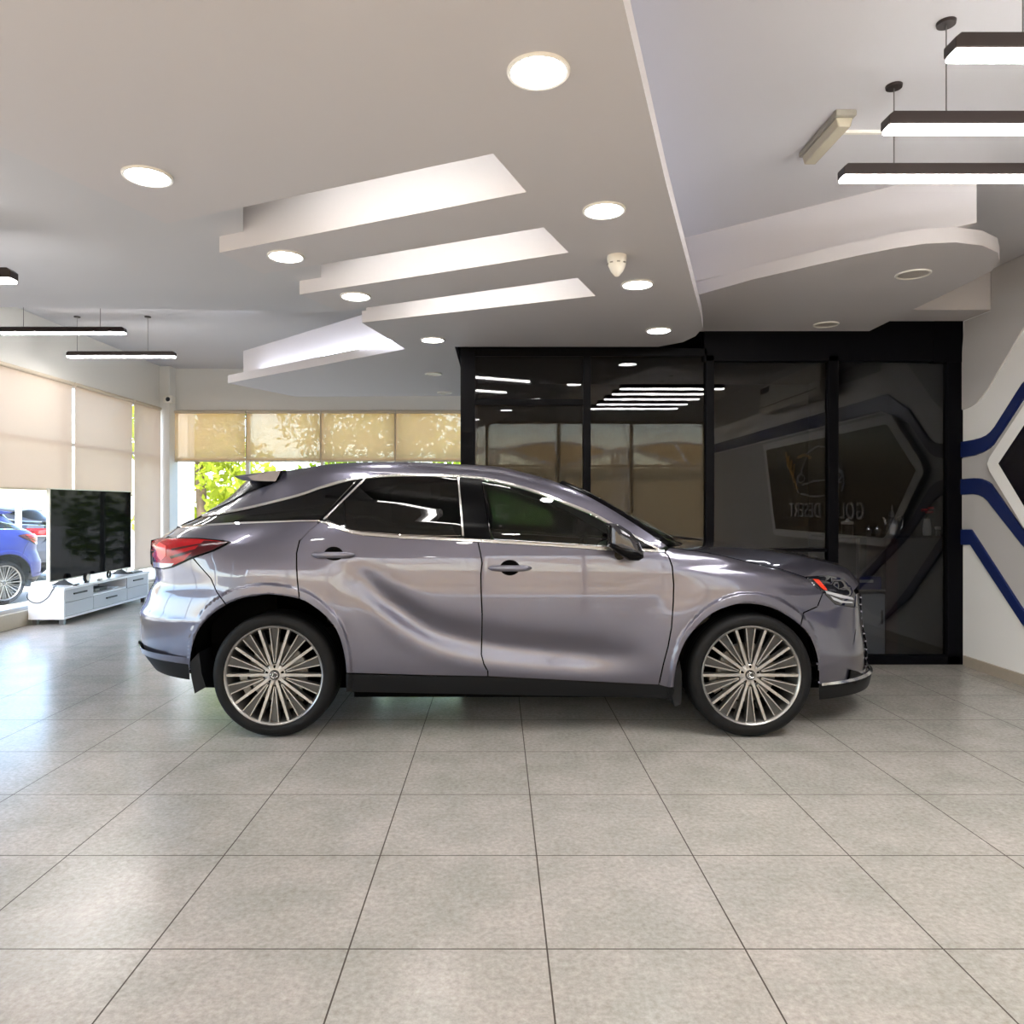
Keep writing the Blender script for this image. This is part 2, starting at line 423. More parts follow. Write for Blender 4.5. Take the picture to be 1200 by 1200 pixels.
for i in range(len(LY)-1):
    zb = {6:1.545, 7:1.5, 8:.42}.get(i, 1.545)
    win_left(LY[i], LY[i+1], zb)
    if i >= 5:
        blind('y', LY[i], LY[i+1], XL+.03, 2.89, zb, M['blind_l'], lab.get(i, 'pale roller blind on the left wall just outside the picture edge'), 'roller blinds on the left wall')
    else:
        blind('y', LY[i], LY[i+1], XL+.03, 2.89, zb, M['blind_l'], 'pale roller blind on the left wall beyond the left edge of the picture', 'roller blinds beyond the picture edge')
BX = [at_y(x, 500, YB)[0] for x in (201, 289, 376.5, 463.5)]+[-.42]
bl = ['sand roller blind on the back wall, leftmost, beside the corner pillar', 'second sand roller blind from the corner pillar on the back wall',
      'third sand roller blind from the corner pillar, above the car roof', 'sand roller blind on the back wall beside the black partition post']
for i in range(4):
    win_y(BX[i], BX[i+1], YB, 1, 2.89)
    blind('x', BX[i], BX[i+1], YB-.03, 2.87, 2.065, M['blind_b'], bl[i], 'sand roller blinds on the back wall')
FX = [-5.2, -4.3, -2.95, -1.58, -.2, 1.16, 2.53, 3.9]
fl = 'sand roller blind over the street windows behind the camera, mirrored in the partition'
for i in range(7):
    win_y(FX[i], FX[i+1], YF, -1, 2.95)
    blind('x', FX[i], FX[i+1], YF+.04, 2.93, .14, M['blind_f'], fl, 'blinds mirrored in the partition glass')

# ------------------------------------------------------------------ black glazed partition
PX = lambda x: at_y(x, 500, YP)[0]
PZ = lambda y: at_y(600, y, YP)[1]
f = MB(); d0, d1 = YP-.03, YP+.05
f.box(PX(540), PX(557), YP-.06, YP+.12, 0, zp)                       # end post
f.box(PX(557), PX(828), d0, d1, PZ(418), zp)                         # head over the left bays
f.box(PX(824), XR, d0, d1, PZ(424), 2.93)                            # fascia over the right bays
f.box(PX(1092), XR, d0-.004, d1, 2.58, 2.93)
for a,b in ((683,692),(826,836),(969,981),(1108,1123)): f.box(PX(a), PX(b) if b < 1120 else XR, d0, d1, 0, PZ(417))
f.box(PX(557), PX(1123)-.0, d0, d1, 0, .075)                          # sill
f.box(PX(557), PX(683), d0, d1, PZ(475), PZ(468))                    # door head
f.box(PX(692), PX(826), d0+.01, d1, .96, 1.0); f.box(PX(836), PX(969), d0+.01, d1, .96, .99)
S(f.build('wall_partition', M['black'], smooth=0, bevel=.004))
for i,(a,b,t) in enumerate(((557,683,418),(692,826,418),(836,969,425),(981,1108,425))):
    wn[0] += 1
    S(MB().box(PX(a), PX(b), YP+.005, YP+.013, .075, PZ(t)).build('window_%d' % wn[0], M['pglass'], smooth=0))
# the dark office behind it
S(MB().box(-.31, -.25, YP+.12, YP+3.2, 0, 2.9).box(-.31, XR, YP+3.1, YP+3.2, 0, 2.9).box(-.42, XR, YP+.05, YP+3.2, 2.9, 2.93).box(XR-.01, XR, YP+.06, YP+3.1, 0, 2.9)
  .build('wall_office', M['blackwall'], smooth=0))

# ------------------------------------------------------------------ relief on the right wall
def RW(px, py):
    Y = FPX*XR/(px-CX); return (Y, EYE+(CY-py)*Y/FPX)
def relief(name, pts, mat, x):
    S(MB().prism_x(pts, XR-x, XR+.01).build(name, mat, smooth=0, bevel=.006))
up = [RW(1123.5,481.5), RW(1130,480), RW(1137.7,477), RW(1145,472.5), RW(1150.5,467), RW(1159.7,455), RW(1180,420), RW(1200,386)]
relief('trim_1', up+[(5.05,3.1),(5.05,3.25),(5.96,3.25),(5.96,2.92),(6.3,2.92)], M['greywall'], .012)
relief('trim_2', [(5.05,2.75),(5.05,3.25),(-1.2,3.25),(-1.2,2.75)], M['greywall'], .012)
n1u = [RW(1123.5,518.6), RW(1143,515.2), RW(1152,512.7), RW(1158,510), RW(1163,506), RW(1168,500), RW(1200,449.7)]
n1l = [RW(1123.5,537), RW(1143,534), RW(1150,531.5), RW(1158,528), RW(1165,521.5), RW(1171,513), RW(1200,468.5)]
relief('trim_3', n1u+[(5.19,2.49),(-1.2,2.47),(-1.2,2.31),(5.08,2.33)]+n1l[::-1], M['navy'], .022)
g = [RW(1123.5,538), RW(1150,532.5), RW(1165,523), RW(1200,471), (5.06,2.31), (-1.2,2.29), (-1.2,.6), (4.55,.6), RW(1200,619), RW(1163,566), RW(1150,560.3), RW(1123.5,561.5)]
relief('trim_4', g, M['greywall'], .01)
n2u = [RW(1123.5,562), RW(1143,560.3), RW(1150.5,560.8), RW(1157,563), RW(1163,567), RW(1168,573), RW(1200,620)]
n2l = [RW(1123.5,580), RW(1142,579), RW(1148.7,580), RW(1155,583), RW(1160,587.5), RW(1164,593), RW(1200,638.5)]
relief('trim_5', n2u+[(4.6,.55),(-1.2,.55),(-1.2,.38),(4.5,.38)]+n2l[::-1], M['navy'], .022)
n3u = [RW(1123.5,620.5), RW(1140.6,620.5), RW(1200,712)]; n3l = [RW(1123.5,638.5), RW(1139.3,638.5), RW(1200,731)]
relief('trim_6', n3u+[(5.1,.18),(5.0,.10)]+n3l[::-1], M['navy'], .022)
relief('trim_7', n2l+[(4.5,.36),(4.9,.2),(5.1,.2)]+n3u[::-1], M['greywall'], .01)

# sign: white hexagonal frame, black board, raised lettering and line-drawn emblem
sg = thing('wall_sign', 'black hexagonal wall sign in a white frame with raised GOLD DESERT lettering', 'sign', (XR,3.8,.94))
ho = [(5.93,1.69),(5.90,1.74),(5.36,2.25),(5.28,2.27),(1.79,2.25),(2.22,.94),(5.24,.94),(5.32,.97),(5.90,1.63)]
hi = [(5.79,1.685),(5.29,2.16),(5.24,2.175),(1.93,2.16),(2.29,1.03),(5.20,1.03),(5.26,1.06)]
W2 = lambda pts: [(a-3.8, b-.94) for a,b in pts]
n = len(ho)
fr = MB().prism_x(W2(ho), -.06, .0); fr.build('frame', M['white'], sg, smooth=0)
MB().prism_x(W2(hi), -.064, -.058).build('board', P('black_sign_board', srgb(10,10,22), .15), sg, smooth=0)
sil = P('brushed_silver_lettering', srgb(190,192,205), .35, metal=.5)
gold = P('gold_lettering', srgb(205,160,84), .35, metal=.4)
def text_obj(s, size, M4, mat, name, parent, depth=.01, spacing=1.0):
    cu = bpy.data.curves.new('txt', 'FONT'); cu.body = s; cu.size = size; cu.extrude = depth; cu.align_x = 'CENTER'; cu.space_character = spacing
    to = bpy.data.objects.new('txt', cu); COL.objects.link(to)
    dg = bpy.context.evaluated_depsgraph_get(); me = bpy.data.meshes.new_from_object(to.evaluated_get(dg))
    bpy.data.objects.remove(to)
    me.transform(M4); me.materials.clear(); me.materials.append(mat)
    o = bpy.data.objects.new(name, me); COL.objects.link(o); o.parent = parent; return o
# lettering faces -X and reads from the far end towards the camera
RM = Matrix(((0,0,-1,-.07),(-1,0,0,0),(0,1,0,0),(0,0,0,1)))
text_obj('GOLD', .262, Matrix.Translation((0,.66,.27)) @ RM, sil, 'lettering', sg, .008, 1.12)
text_obj('DESERT', .262, Matrix.Translation((0,-.50,.27)) @ RM, sil, 'lettering', sg, .008, 1.12)
em = MB()
def stroke(pts, r=.012): em.tube([(-.07,(a-3.8),(b-.94)) for a,b in pts], r, 6)
stroke([(4.3+.0,1.62),(4.0,1.66),(3.6,1.66),(3.25,1.62)]); stroke([(4.1,1.50),(3.8,1.47),(3.5,1.47),(3.2,1.51)])
stroke([(4.32,1.52),(4.38,1.62),(4.34,1.74),(4.2,1.78)]); stroke([(3.12,1.52),(3.06,1.62),(3.1,1.74),(3.24,1.78)])
stroke([(4.25,1.78),(4.05,2.02),(3.7,2.08),(3.4,2.02),(3.2,1.78)])
for yy in (4.22,3.2): stroke([(yy+.1*cos(a*pi/6), 1.70+.05*sin(a*pi/6)) for a in range(13)], .009)
em.build('emblem', sil, sg)
em = MB(); 
for k in range(4): stroke([(3.1-.1*k,1.56+.1*k),(2.95-.08*k,1.74+.09*k),(3.0-.1*k,1.9+.06*k)], .016)
stroke([(3.5,1.95),(3.3,2.0),(3.1,1.98)], .02); em.build('emblem', gold, sg)

# air conditioner above the sign, seen mirrored in the glass
ac = thing('air_conditioner', 'long white air conditioner on the right wall above the sign', 'air conditioner', (XR-.03,3.22,2.64))
MB().prism_y([(-.24,.06),(-.20,.0),(0,0),(0,.41),(-.16,.41),(-.22,.36)], -.98, .98).build('casing', M['plas'], ac, smooth=0, bevel=.01)
MB().box(-.245, -.225, -.9, .9, .07, .085).build('louver', M['plasg'], ac, smooth=0)
MB().box(-.232, -.215, -.96, -.66, .27, .35).build('display', M['blk'], ac, smooth=0)

# ------------------------------------------------------------------ lamps
def pendant(xl, xr, y, z, ztop, rods, label, group):
    o = thing('linear_pendant_lamp', label, 'pendant lamp', ((xl+xr)/2,y,z), 0, group); h = (xr-xl)/2
    b = MB().prism_y([(-h+.02,.052),(-h,.036),(-h,0),(h,0),(h,.036),(h-.02,.052)], -.034, .034)
    b.build('housing', M['housing'], o, smooth=0, bevel=.004)
    MB().box(-h+.004, h-.004, -.031, .031, -.016, .002).build('diffuser', M['lens'], o, smooth=0, bevel=.006)
    for r in rods:
        x = r-(xl+xr)/2
        c = MB().tube([(x,0,.05),(x,0,ztop-z-.01)], .0025, 6).build('cable', M['steel'], o)
        MB().lathe([(.002,ztop-z-.012),(.034,ztop-z-.012),(.036,ztop-z)], (x,0,0), 20).build('canopy', M['housing'], c)
    return o
s = 1.476; PYs = [FPX*s/384, FPX*s/442, FPX*s/529, 1.9, 1.42]
PXl = [1.546, 1.516, 1.478, 1.45, 1.42]
pn = ['linear pendant lamp at upper right, lowest and farthest of the three in view', 'linear pendant lamp at upper right, middle of the three in view',
      'linear pendant lamp at upper right, highest and nearest of the three in view']
for i in range(5):
    pendant(PXl[i], PXl[i]+1.32, PYs[i], EYE+s, 3.25, (PXl[i]+.24, PXl[i]+1.08),
            pn[i] if i < 3 else 'linear pendant lamp above the top edge of the picture, seen mirrored in the partition', 'pendant lamps on the right' if i < 3 else 'pendant lamps seen only as reflections')
pendant(-4.99, -3.74, 8.62, 3.09, ZT, (-4.88,-4.06), 'linear pendant lamp near the left corner, the lower and farther of the two', 'pendant lamps on the left')
pendant(-4.98, -3.73, 7.44, 3.09, ZT, (-4.75,-3.98), 'linear pendant lamp near the left corner, the higher and nearer of the two', 'pendant lamps on the left')
pendant(-3.70, -2.44, 3.75, 2.50, 2.785, (-3.5,-2.68), 'linear pendant lamp of which only its end shows at the left picture edge', 'pendant lamps on the left')

def downlight(x, y, z, r, lit, label, group):
    o = thing('downlight', label, 'downlight', (x,y,z), 0, group)
    MB().lathe([(r*.86,-.001),(r*.87,-.008),(r*.95,-.010),(r,-.006),(r,.0)], n=40).build('trim_ring', M['ring'], o)
    MB().lathe([(.0005,-.004),(r*.6,-.004),(r*.87,-.003)], n=40).build('lens', M['down'] if lit else M['offlens'], o)
DL = [((631,83),'lit round downlight, largest and nearest, top centre of the drop ceiling'), ((708,246),'lit round downlight right of the slots, second in the right row'),
      ((747,333),'lit round downlight just below the cone detector'), ((772,387),'lit round downlight at the rounded far corner of the drop ceiling'),
      ((173,206),'lit round downlight at upper left near the panel corner'), ((335,300),'lit round downlight on the nearest ceiling finger'),
      ((417,347),'lit round downlight on the middle ceiling finger'), ((507,398),'lit round downlight on the farthest ceiling finger')]
for (p,l) in DL:
    x, y = Zp(*p); downlight(x, y, zp, .098, True, l, 'lit downlights in the drop ceiling')
for p in ((-.35,1.15),(-.8,0.0),(-1.8,1.9)): downlight(p[0], p[1], zp, .098, True, 'lit round downlight in the drop ceiling above the camera', 'downlights above the picture edge')
for (p,r,l) in (((1070,321),.105,'unlit round downlight on the rounded ceiling tongue, the larger one'), ((968,380),.10,'unlit round downlight at the far edge of the ceiling tongue')):
    x, y = Zt(*p); downlight(x, y, zt, r, False, l, 'unlit downlights on the tongue')
for (p,l) in (((508,438),'small unlit downlight at the back of the drop ceiling, nearer one'), ((521,460),'small unlit downlight at the back of the drop ceiling, by the partition post')):
    x, y = Zp(*p); downlight(x, y, zp, .09, False, l, 'unlit downlights at the back')

dt = thing('heat_detector', 'small white cone shaped detector under the drop ceiling above the downlight', 'detector', Zp(723,300)+(zp,))
MB().lathe([(.0005,0),(.052,0),(.054,-.012),(.050,-.03)], n=24).build('base', M['plas'], dt)
MB().lathe([(.050,-.028),(.047,-.05),(.033,-.083),(.012,-.108),(.0005,-.112)], n=24).build('cone', M['plas'], dt)
v = MB()
for a in range(8): v.box(-.008,.008,-.0525,-.044,-.046,-.040).xf(Matrix.Rotation(a*pi/4,4,'Z'), len(v.v)-8)
v.build('slot', M['plasg'], dt, smooth=0)
em = thing('emergency_light', 'beige emergency light fitting on the upper ceiling beside the pendant lamps', 'emergency light', (1.665,3.76,3.25))
MB().box(-.05,.05,-.22,.22,-.03,0).build('base', M['plasg'], em, smooth=0, bevel=.005)
MB().prism_y([(-.042,-.03),(.042,-.03),(.03,-.075),(-.03,-.075)], -.2, .2).build('cover', P('ribbed_clear_cover', srgb(186,178,158), .25), em, smooth=0, bevel=.006)
MB().box(.05, .75, -.02, 0, -.014, 0).build('conduit', M['plas'], em, smooth=0)
cc = thing('security_camera', 'small white security camera on the pillar in the left corner', 'camera', at_y(206,471,YB-.05)[:1]+(YB-.26,)+at_y(206,471,YB-.05)[1:])
MB().box(-.07,.07,-.1,.04,-.05,.06).build('body', M['plas'], cc, bevel=.015)
MB().lathe([(.0005,-.105),(.032,-.105),(.036,-.098)], (0.01,0,0), 20, 'y').build('lens', M['blk'], cc)

downlight(3.45, 6.95, 2.9, .09, True, 'unseen round downlight added to brighten the refreshment counter', 'added downlights in the office')  # both office downlights are added, out of view, to brighten the counter items
downlight(3.05, 6.95, 2.9, .09, True, 'unseen round downlight added to brighten the refreshment counter', 'added downlights in the office')
# ------------------------------------------------------------------ media cabinet, television and what lies on them
cb = thing('media_cabinet', 'long low white media cabinet with grey fronts below the television', 'cabinet', (-4.905,8.4,0), RAD(1.4))
Lc, Dc, z0, z1 = 2.15, .40, .065, .415          # local: y along the front, x from -Dc (back) to 0 (front)
c = MB().box(-Dc, 0, 0, .025, z0, z1).box(-Dc, 0, Lc-.025, Lc, z0, z1).box(-Dc, 0, .025, Lc-.025, z0, z0+.025)
c.box(-Dc, -Dc+.02, .025, Lc-.025, z0+.025, z1).box(-Dc, -.02, .635, .655, z0+.025, z1).box(-Dc, -.02, 1.5, 1.52, z0+.025, z1).box(-Dc, -.01, .655, 1.5, .255, .275)
c.build('carcass', M['lam'], cb, smooth=0)
MB().box(-Dc-.01, .012, -.01, Lc+.01, z1-.022, z1+.004).build('top', M['lam'], cb, smooth=0, bevel=.003)
def front(y0, y1, a, b, hz, hl, name='drawer'):
    d = MB().box(-.02, .0, y0+.004, y1-.004, a, b).build(name, M['lamg'], cb, smooth=0, bevel=.002)
    yc = (y0+y1)/2
    if hz: MB().box(0, .016, yc-hl/2, yc+hl/2, hz-.008, hz+.010).build('handle', M['blk'], d, smooth=0)
front(.025,.645,.25,.39,.335,.28); front(.025,.645,.094,.246,None,0,'panel')
front(.645,1.51,.094,.252,.19,.26); front(1.51,2.125,.25,.39,.335,.28); front(1.51,2.125,.094,.246,None,0,'panel')
for (x,y) in ((-.05,.06),(-Dc+.05,.06),(-.05,Lc-.06),(-Dc+.05,Lc-.06)):
    MB().box(x-.025,x+.025,y-.025,y+.025,0,z0).build('foot', M['steel'], cb, smooth=0)
def on_cab(x, y, z=z1+.004):
    a = RAD(1.4); return (-4.905+x*cos(a)-y*sin(a), 8.4+x*sin(a)+y*cos(a), z)
tv = thing('television', 'large black flat screen television on the white cabinet', 'television', on_cab(-.2,1.04), RAD(1.4))
MB().box(-.03,.012,-.985,.985,.06,1.135).build('casing', P('silver_tv_bezel', srgb(190,188,180), .3, metal=.5), tv, smooth=0, bevel=.004)
MB().box(.010,.014,-.972,.972,.075,1.123).build('screen', M['gloss'], tv, smooth=0)
for y in (-.7,.7): MB().prism_y([(-.13,0),(.13,0),(.02,.06),(.0,.09),(-.02,.06)], y-.015, y+.015).build('foot', M['blk'], tv, smooth=0)
rl = (('remote_control','black remote control lying at the left end of the cabinet top','remote control',.1,.33,M['blk']),
      ('remote_control','grey remote control lying on the cabinet top in the middle','remote control',.06,.95,M['plasg']))
for (nm,l,ct,dx,y,mt) in rl:
    r = thing(nm, l, ct, on_cab(-.14+dx, y), RAD(20), 'remote controls on the cabinet')
    MB().box(-.022,.022,-.085,.085,0,.016).build('body', mt, r, bevel=.006)
    b = MB()
    for i in range(3):
        for j in range(6): b.box(-.014+i*.010,-.008+i*.010,-.06+j*.02,-.05+j*.02,.015,.018)
    b.build('button', M['plas'], r, smooth=0)
sp = thing('alarm_clock', 'small round dark desk clock standing on the cabinet before the screen', 'clock', on_cab(-.07,.62))
MB().lathe([(.0005,-.02),(.05,-.02),(.055,0),(.05,.02),(.0005,.02)], (0,0,.062), 24, 'x').build('case', M['blk'], sp)
MB().lathe([(.0005,.0225),(.04,.0225),(.042,.020)], (0,0,.062), 24, 'x').build('face', M['plas'], sp)
MB().box(-.015,.015,-.03,.03,0,.015).build('foot', M['blk'], sp)
sp = thing('tape_roll', 'roll of dark tape standing on the cabinet in front of the television', 'tape', on_cab(-.08,1.18))
MB().lathe([(.028,-.012),(.045,-.012),(.047,0),(.045,.012),(.028,.012),(.028,-.012)], (0,0,.047), 24, 'x').build('tape', M['blk'], sp)
kp = thing('keyboard', 'flat black keyboard lying at the right end of the cabinet top', 'keyboard', on_cab(-.12,1.95), RAD(4))
MB().box(-.06,.06,-.165,.165,0,.016).build('body', M['blk'], kp, bevel=.004)
kk = MB()
for i in range(4):
    for j in range(11): kk.box(-.05+i*.025,-.03+i*.025,-.155+j*.0285,-.133+j*.0285,.015,.021)
kk.build('key', M['plasg'], kp, smooth=0)
cbl = MB()
pts = [on_cab(-.2,.2,.423), on_cab(-.18,.10,.425), on_cab(-.12,.02,.424), on_cab(-.115,-.025,.40), on_cab(-.16,-.035,.32), on_cab(-.25,-.04,.26), on_cab(-.34,-.035,.27), on_cab(-.395,-.03,.32), on_cab(-.43,.05,.36)]
sm = []
for i in range(len(pts)-1):
    a, b = Vector(pts[i]), Vector(pts[i+1]); c0 = Vector(pts[max(0,i-1)]); d_ = Vector(pts[min(len(pts)-1,i+2)])
    for k in range(5):
        t = k/5; sm.append(.5*((2*a)+(b-c0)*t+(2*c0-5*a+4*b-d_)*t*t+(3*a-c0-3*b+d_)*t**3))
sm.append(Vector(pts[-1]))
tag(cbl.tube(sm, .006, 8).build('power_cable', M['blk']), 'dark cable looping over the left end of the white cabinet', 'cable')
nb = thing('set_top_box', 'black set-top box inside the open niche of the white cabinet', 'set-top box', on_cab(-.2,1.0,.275), RAD(1.4))
MB().box(-.1,.1,-.17,.17,0,.045).build('case', M['blk'], nb, bevel=.005)
MB().box(.098,.102,-.12,-.02,.015,.03).build('display', M['plasg'], nb, smooth=0)
tag(MB().box(-.09,.09,-.13,.13,0,.012).xf(Matrix.Rotation(RAD(12),4,'Z')).build('booklet', M['lam'], loc=on_cab(-.15,1.3,.275)), 'white booklet lying in the open niche of the cabinet', 'booklet')

# ------------------------------------------------------------------ behind the partition: refreshment counter
ct = thing('refreshment_counter', 'dark glass topped counter behind the right partition pane', 'counter', (3.45,6.66,0))
MB().box(-.55,.48,-.16,.2,1.07,1.09).build('top', M['gloss'], ct, smooth=0)
MB().box(.06,.48,-.14,.2,.02,1.07).build('side_cabinet', P('dark_smoked_panel', srgb(58,60,60), .25), ct, smooth=0)
MB().box(-.55,.04,-.14,.2,.6,.62).build('shelf', M['plasg'], ct, smooth=0)
MB().box(-.04,.06,-.145,.2,.02,1.07).build('panel', P('dark_red_board', srgb(62,26,28), .4), ct, smooth=0)
for x in (-.55,-.3): MB().box(x,x+.02,-.16,-.14,0,1.07).build('post', M['steel'], ct, smooth=0)
cz = 1.09
dp = thing('coffee_pot', 'ornate silver coffee pot standing on the dark counter', 'coffee pot', (3.52,6.62,cz))
sv = P('polished_silver', srgb(205,205,210), .2, metal=.9)
MB().lathe([(.0005,0),(.062,0),(.066,.01),(.058,.03),(.066,.07),(.06,.11),(.036,.15),(.030,.165),(.034,.175)], n=24).build('body', sv, dp)
MB().lathe([(.036,.175),(.03,.2),(.014,.22),(.008,.235),(.014,.247),(.008,.258),(.003,.275),(.0005,.277)], n=20).build('lid', sv, dp)
MB().tube([(-.05,0,.09),(-.065,0,.12),(-.072,0,.15),(-.085,0,.165)], [.014,.012,.010,.006], 8).build('spout', sv, dp)
MB().tube([(.035,0,.16),(.075,0,.17),(.095,0,.13),(.085,0,.07),(.06,0,.04)], .007, 8).build('handle', sv, dp)
for i,(x,l) in enumerate(((3.30,'small silver cup on the counter, left one beside the coffee pot'),(3.38,'small silver cup on the counter, nearer the coffee pot'))):
    k = thing('coffee_cup', l, 'cup', (x,6.60,cz), 0, 'silver cups on the counter')
    MB().lathe([(.0005,0),(.02,0),(.018,.008),(.026,.03),(.03,.055),(.028,.055),(.02,.012),(.0005,.010)], n=20).build('bowl', sv, k)
    MB().lathe([(.0005,.056),(.03,.056),(.012,.07),(.004,.082),(.006,.09),(.0005,.094)], n=20).build('lid', sv, k)
cn = thing('canister', 'dark canister with a pale lid at the left end of the counter', 'canister', (3.12,6.62,cz))
MB().lathe([(.0005,0),(.05,0),(.05,.10)], n=24).build('body', M['blk'], cn); MB().lathe([(.052,.1),(.052,.12),(.02,.13),(.01,.15),(.0005,.152)], n=24).build('lid', M['plas'], cn)
vs = thing('vase', 'white vase with red flowers at the right end of the counter', 'vase', (3.83,6.62,cz))
MB().lathe([(.0005,0),(.03,0),(.036,.03),(.032,.10),(.024,.135),(.026,.15),(.02,.15),(.018,.13)], n=24).build('pot', M['plas'], vs)
red = P('red_petals', srgb(196,24,34), .5); grn = P('green_stem', srgb(40,70,34), .6)
for i in range(7):
    a = i*2*pi/7; r = .02+.03*rnd.random(); h = .2+.05*rnd.random(); p = (r*cos(a), r*sin(a), h)
    st = MB().tube([(0,0,.12),(p[0]*.6,p[1]*.6,h*.8),p], .002, 5).build('stem', grn, vs)
    b = MB()
    for k in range(6):
        q = k*pi/3; b.ball((p[0]+.014*cos(q), p[1]+.014*sin(q), p[2]+.006*(k%2)), .013,.013,.008, 8, 5)
    b.build('flower', red, st)
jr = thing('jar', 'small jar with a white lid right of the vase', 'jar', (3.915,6.6,cz))
MB().lathe([(.0005,0),(.016,0),(.016,.055)], n=20).build('glass', M['plasg'], jr); MB().lathe([(.024,.055),(.024,.08),(.0005,.08)], n=20).build('lid', M['plas'], jr)
fg = thing('cupboard', 'small pale cupboard standing under the counter shelf behind the glass', 'cupboard', (3.27,6.64,0.02))
MB().box(-.13,.13,-.13,.13,.02,.56).build('body', M['lamg'], fg, smooth=0, bevel=.006)
d_ = MB().box(-.12,.12,-.145,-.13,.035,.55).build('door', M['lamg'], fg, smooth=0, bevel=.004)
MB().box(.085,.095,-.16,-.145,.3,.42).build('handle', M['steel'], d_, smooth=0)
MB().box(-.12,.12,-.12,.12,0,.02).build('plinth', M['blk'], fg, smooth=0)
bx = thing('tissue_box', 'dark blue box standing on the counter shelf above the pale cupboard', 'box', (3.22,6.57,.62))
MB().box(-.15,.15,-.05,.05,0,.11).build('carton', P('blue_carton', srgb(26,30,120), .4), bx, smooth=0, bevel=.003)
MB().box(-.1,.08,-.0515,-.05,.06,.085).build('label', M['lam'], bx, smooth=0)
tag(MB().box(-.1,.1,-.05,.06,0,.06).build('carton', P('yellow_green_carton', srgb(150,168,40), .5), loc=(3.3,6.71,.62), bevel=.003), 'yellow green carton on the shelf behind the blue box', 'carton')
# ------------------------------------------------------------------ the car
# local frame: u along the car (front +), y across, z up. HW = half width; the near flank is the plane y = D0
D0, HW = 4.31, .93
YC = D0+HW
def pu(px, D=4.34): return (px-CX)*D/FPX
def pz(py, D=4.34): return EYE+(CY-py)*D/FPX
w_prof = pchip([(.12,.17),(.2,.11),(.27,.07),(.34,.045),(.42,.030),(.52,.020),(.64,.010),(.75,.003),(.85,0),(.95,.001),(1.03,.010),(1.10,.026),(1.17,.044),(1.22,.062),
                (1.30,.098),(1.40,.142),(1.5,.192),(1.58,.236),(1.66,.285),(1.8,.38)])
def silh(targets, front):
    """nose / tail reach per height so that the rounded corner ends where the outline of the car does"""
    out = []
    for (px, py) in targets:
        Dg = 4.7
        for it in range(6):
            z = pz(py, Dg); B = HW-w_prof(z); L, a, b, dirn = corner(z, front)
            def far(e):
                best = None
                for k in range(1, 60):
                    s = k/60*.999; u = (e-L+L*s) if front else (e+L-L*s)
                    w = w_prof(z)+B*(1-(1-s**a)**(1/b)); q = u/(D0+w)
                    if best is None or (q > best[0] if front else q < best[0]): best = (q, D0+w)
                return best
            tgt = (px-CX)/FPX; lo, hi = (.3, 3.2) if front else (-3.2, -.3)
            for k in range(40):
                mid = (lo+hi)/2
                if far(mid)[0] > tgt: hi = mid
                else: lo = mid
            Dg = far(mid)[1]
        out.append((z, mid))
    return out
def corner(z, front):
    if front: return (1.42, 3.2, 2.0, 1)
    t = sstep(1.15, 1.55, z); return (1.30*(1-t)+.75*t, 3.0, 2.0, -1)
FT = [(996,820),(1012,809),(1019,797),(1021,788),(1015.5,781),(1014.6,760),(1011,735),(1009,713),(1007,690),(1003,680),(990,671),(975,662),(950,655)]
RT = [(205,797),(189.6,787),(177,774.6),(167,759),(162.7,741),(162.7,716),(166,711),(173,694),(181,676),(180,660),(179,640),(182,634),(192,627),(205,618),(235,603),(270,580),(284,566),(300,555)]
uf = pchip(sorted(silh(FT, True))); ur = pchip(sorted(silh(RT, False)))
WR, WF, WZ = pu(321), pu(880), .365
ridge = pchip([(-1.0,.86),(-.81,.80),(-.61,.65),(-.36,.50),(-.065,.425),(.333,.375),(.93,.325)])
roofz = pchip([(pu(px,4.62), pz(py,4.62)) for px,py in ((270,562),(300,555),(340,550.5),(384,544),(420,541.5),(460,541),(500,541.5),(540,544),(583,546.5),(612,553),(638,560),(672,571),(722,597),(760,622),(790,642))])
fendz = pchip([(pu(px,4.4), pz(py,4.4)) for px,py in ((783,641),(829,647),(880,659),(915,666),(943,675),(975,679),(1003,692))])
def smooth_line(pts, n=6):
    out = []
    for i in range(len(pts)-1):
        a, b = Vector(pts[i]), Vector(pts[i+1]); c0 = Vector(pts[i-1]) if i else a*2-b; d_ = Vector(pts[i+2]) if i+2 < len(pts) else b*2-a
        for k in range(n):
            t = k/n; p = .5*((2*a)+(b-c0)*t+(2*c0-5*a+4*b-d_)*t*t+(3*a-c0-3*b+d_)*t**3); out.append(tuple(p))
    out.append(tuple(pts[-1])); return out
RA = smooth_line([(221.7,790),(225,760),(235,735),(253,716.7),(278,703.3),(303,698.3),(320,697.5),(351,702.5),(370,713),(386.7,728),(396.7,745),(403,768),(405.5,789)], 4)
FA = smooth_line([(790,806),(793,782),(799,762),(809,744),(830,722.5),(851.5,711.7),(873,707.8),(901,711.7),(923,722.5),(942.5,737.7),(953,755),(958.7,776.7),(960,802)], 4)
def arch_r(line, cu):
    pts = []
    for px,py in line:
        u, z = pu(px,4.33), pz(py,4.33); th = math.atan2(z-WZ, u-cu); pts.append((th if th > -1.6 else th+2*pi, math.hypot(u-cu, z-WZ)))
    pts.sort(); return pchip([p for i,p in enumerate(pts) if i == 0 or p[0]-pts[i-1][0] > .004])
ARCH = (arch_r(RA, WR), arch_r(FA, WF))
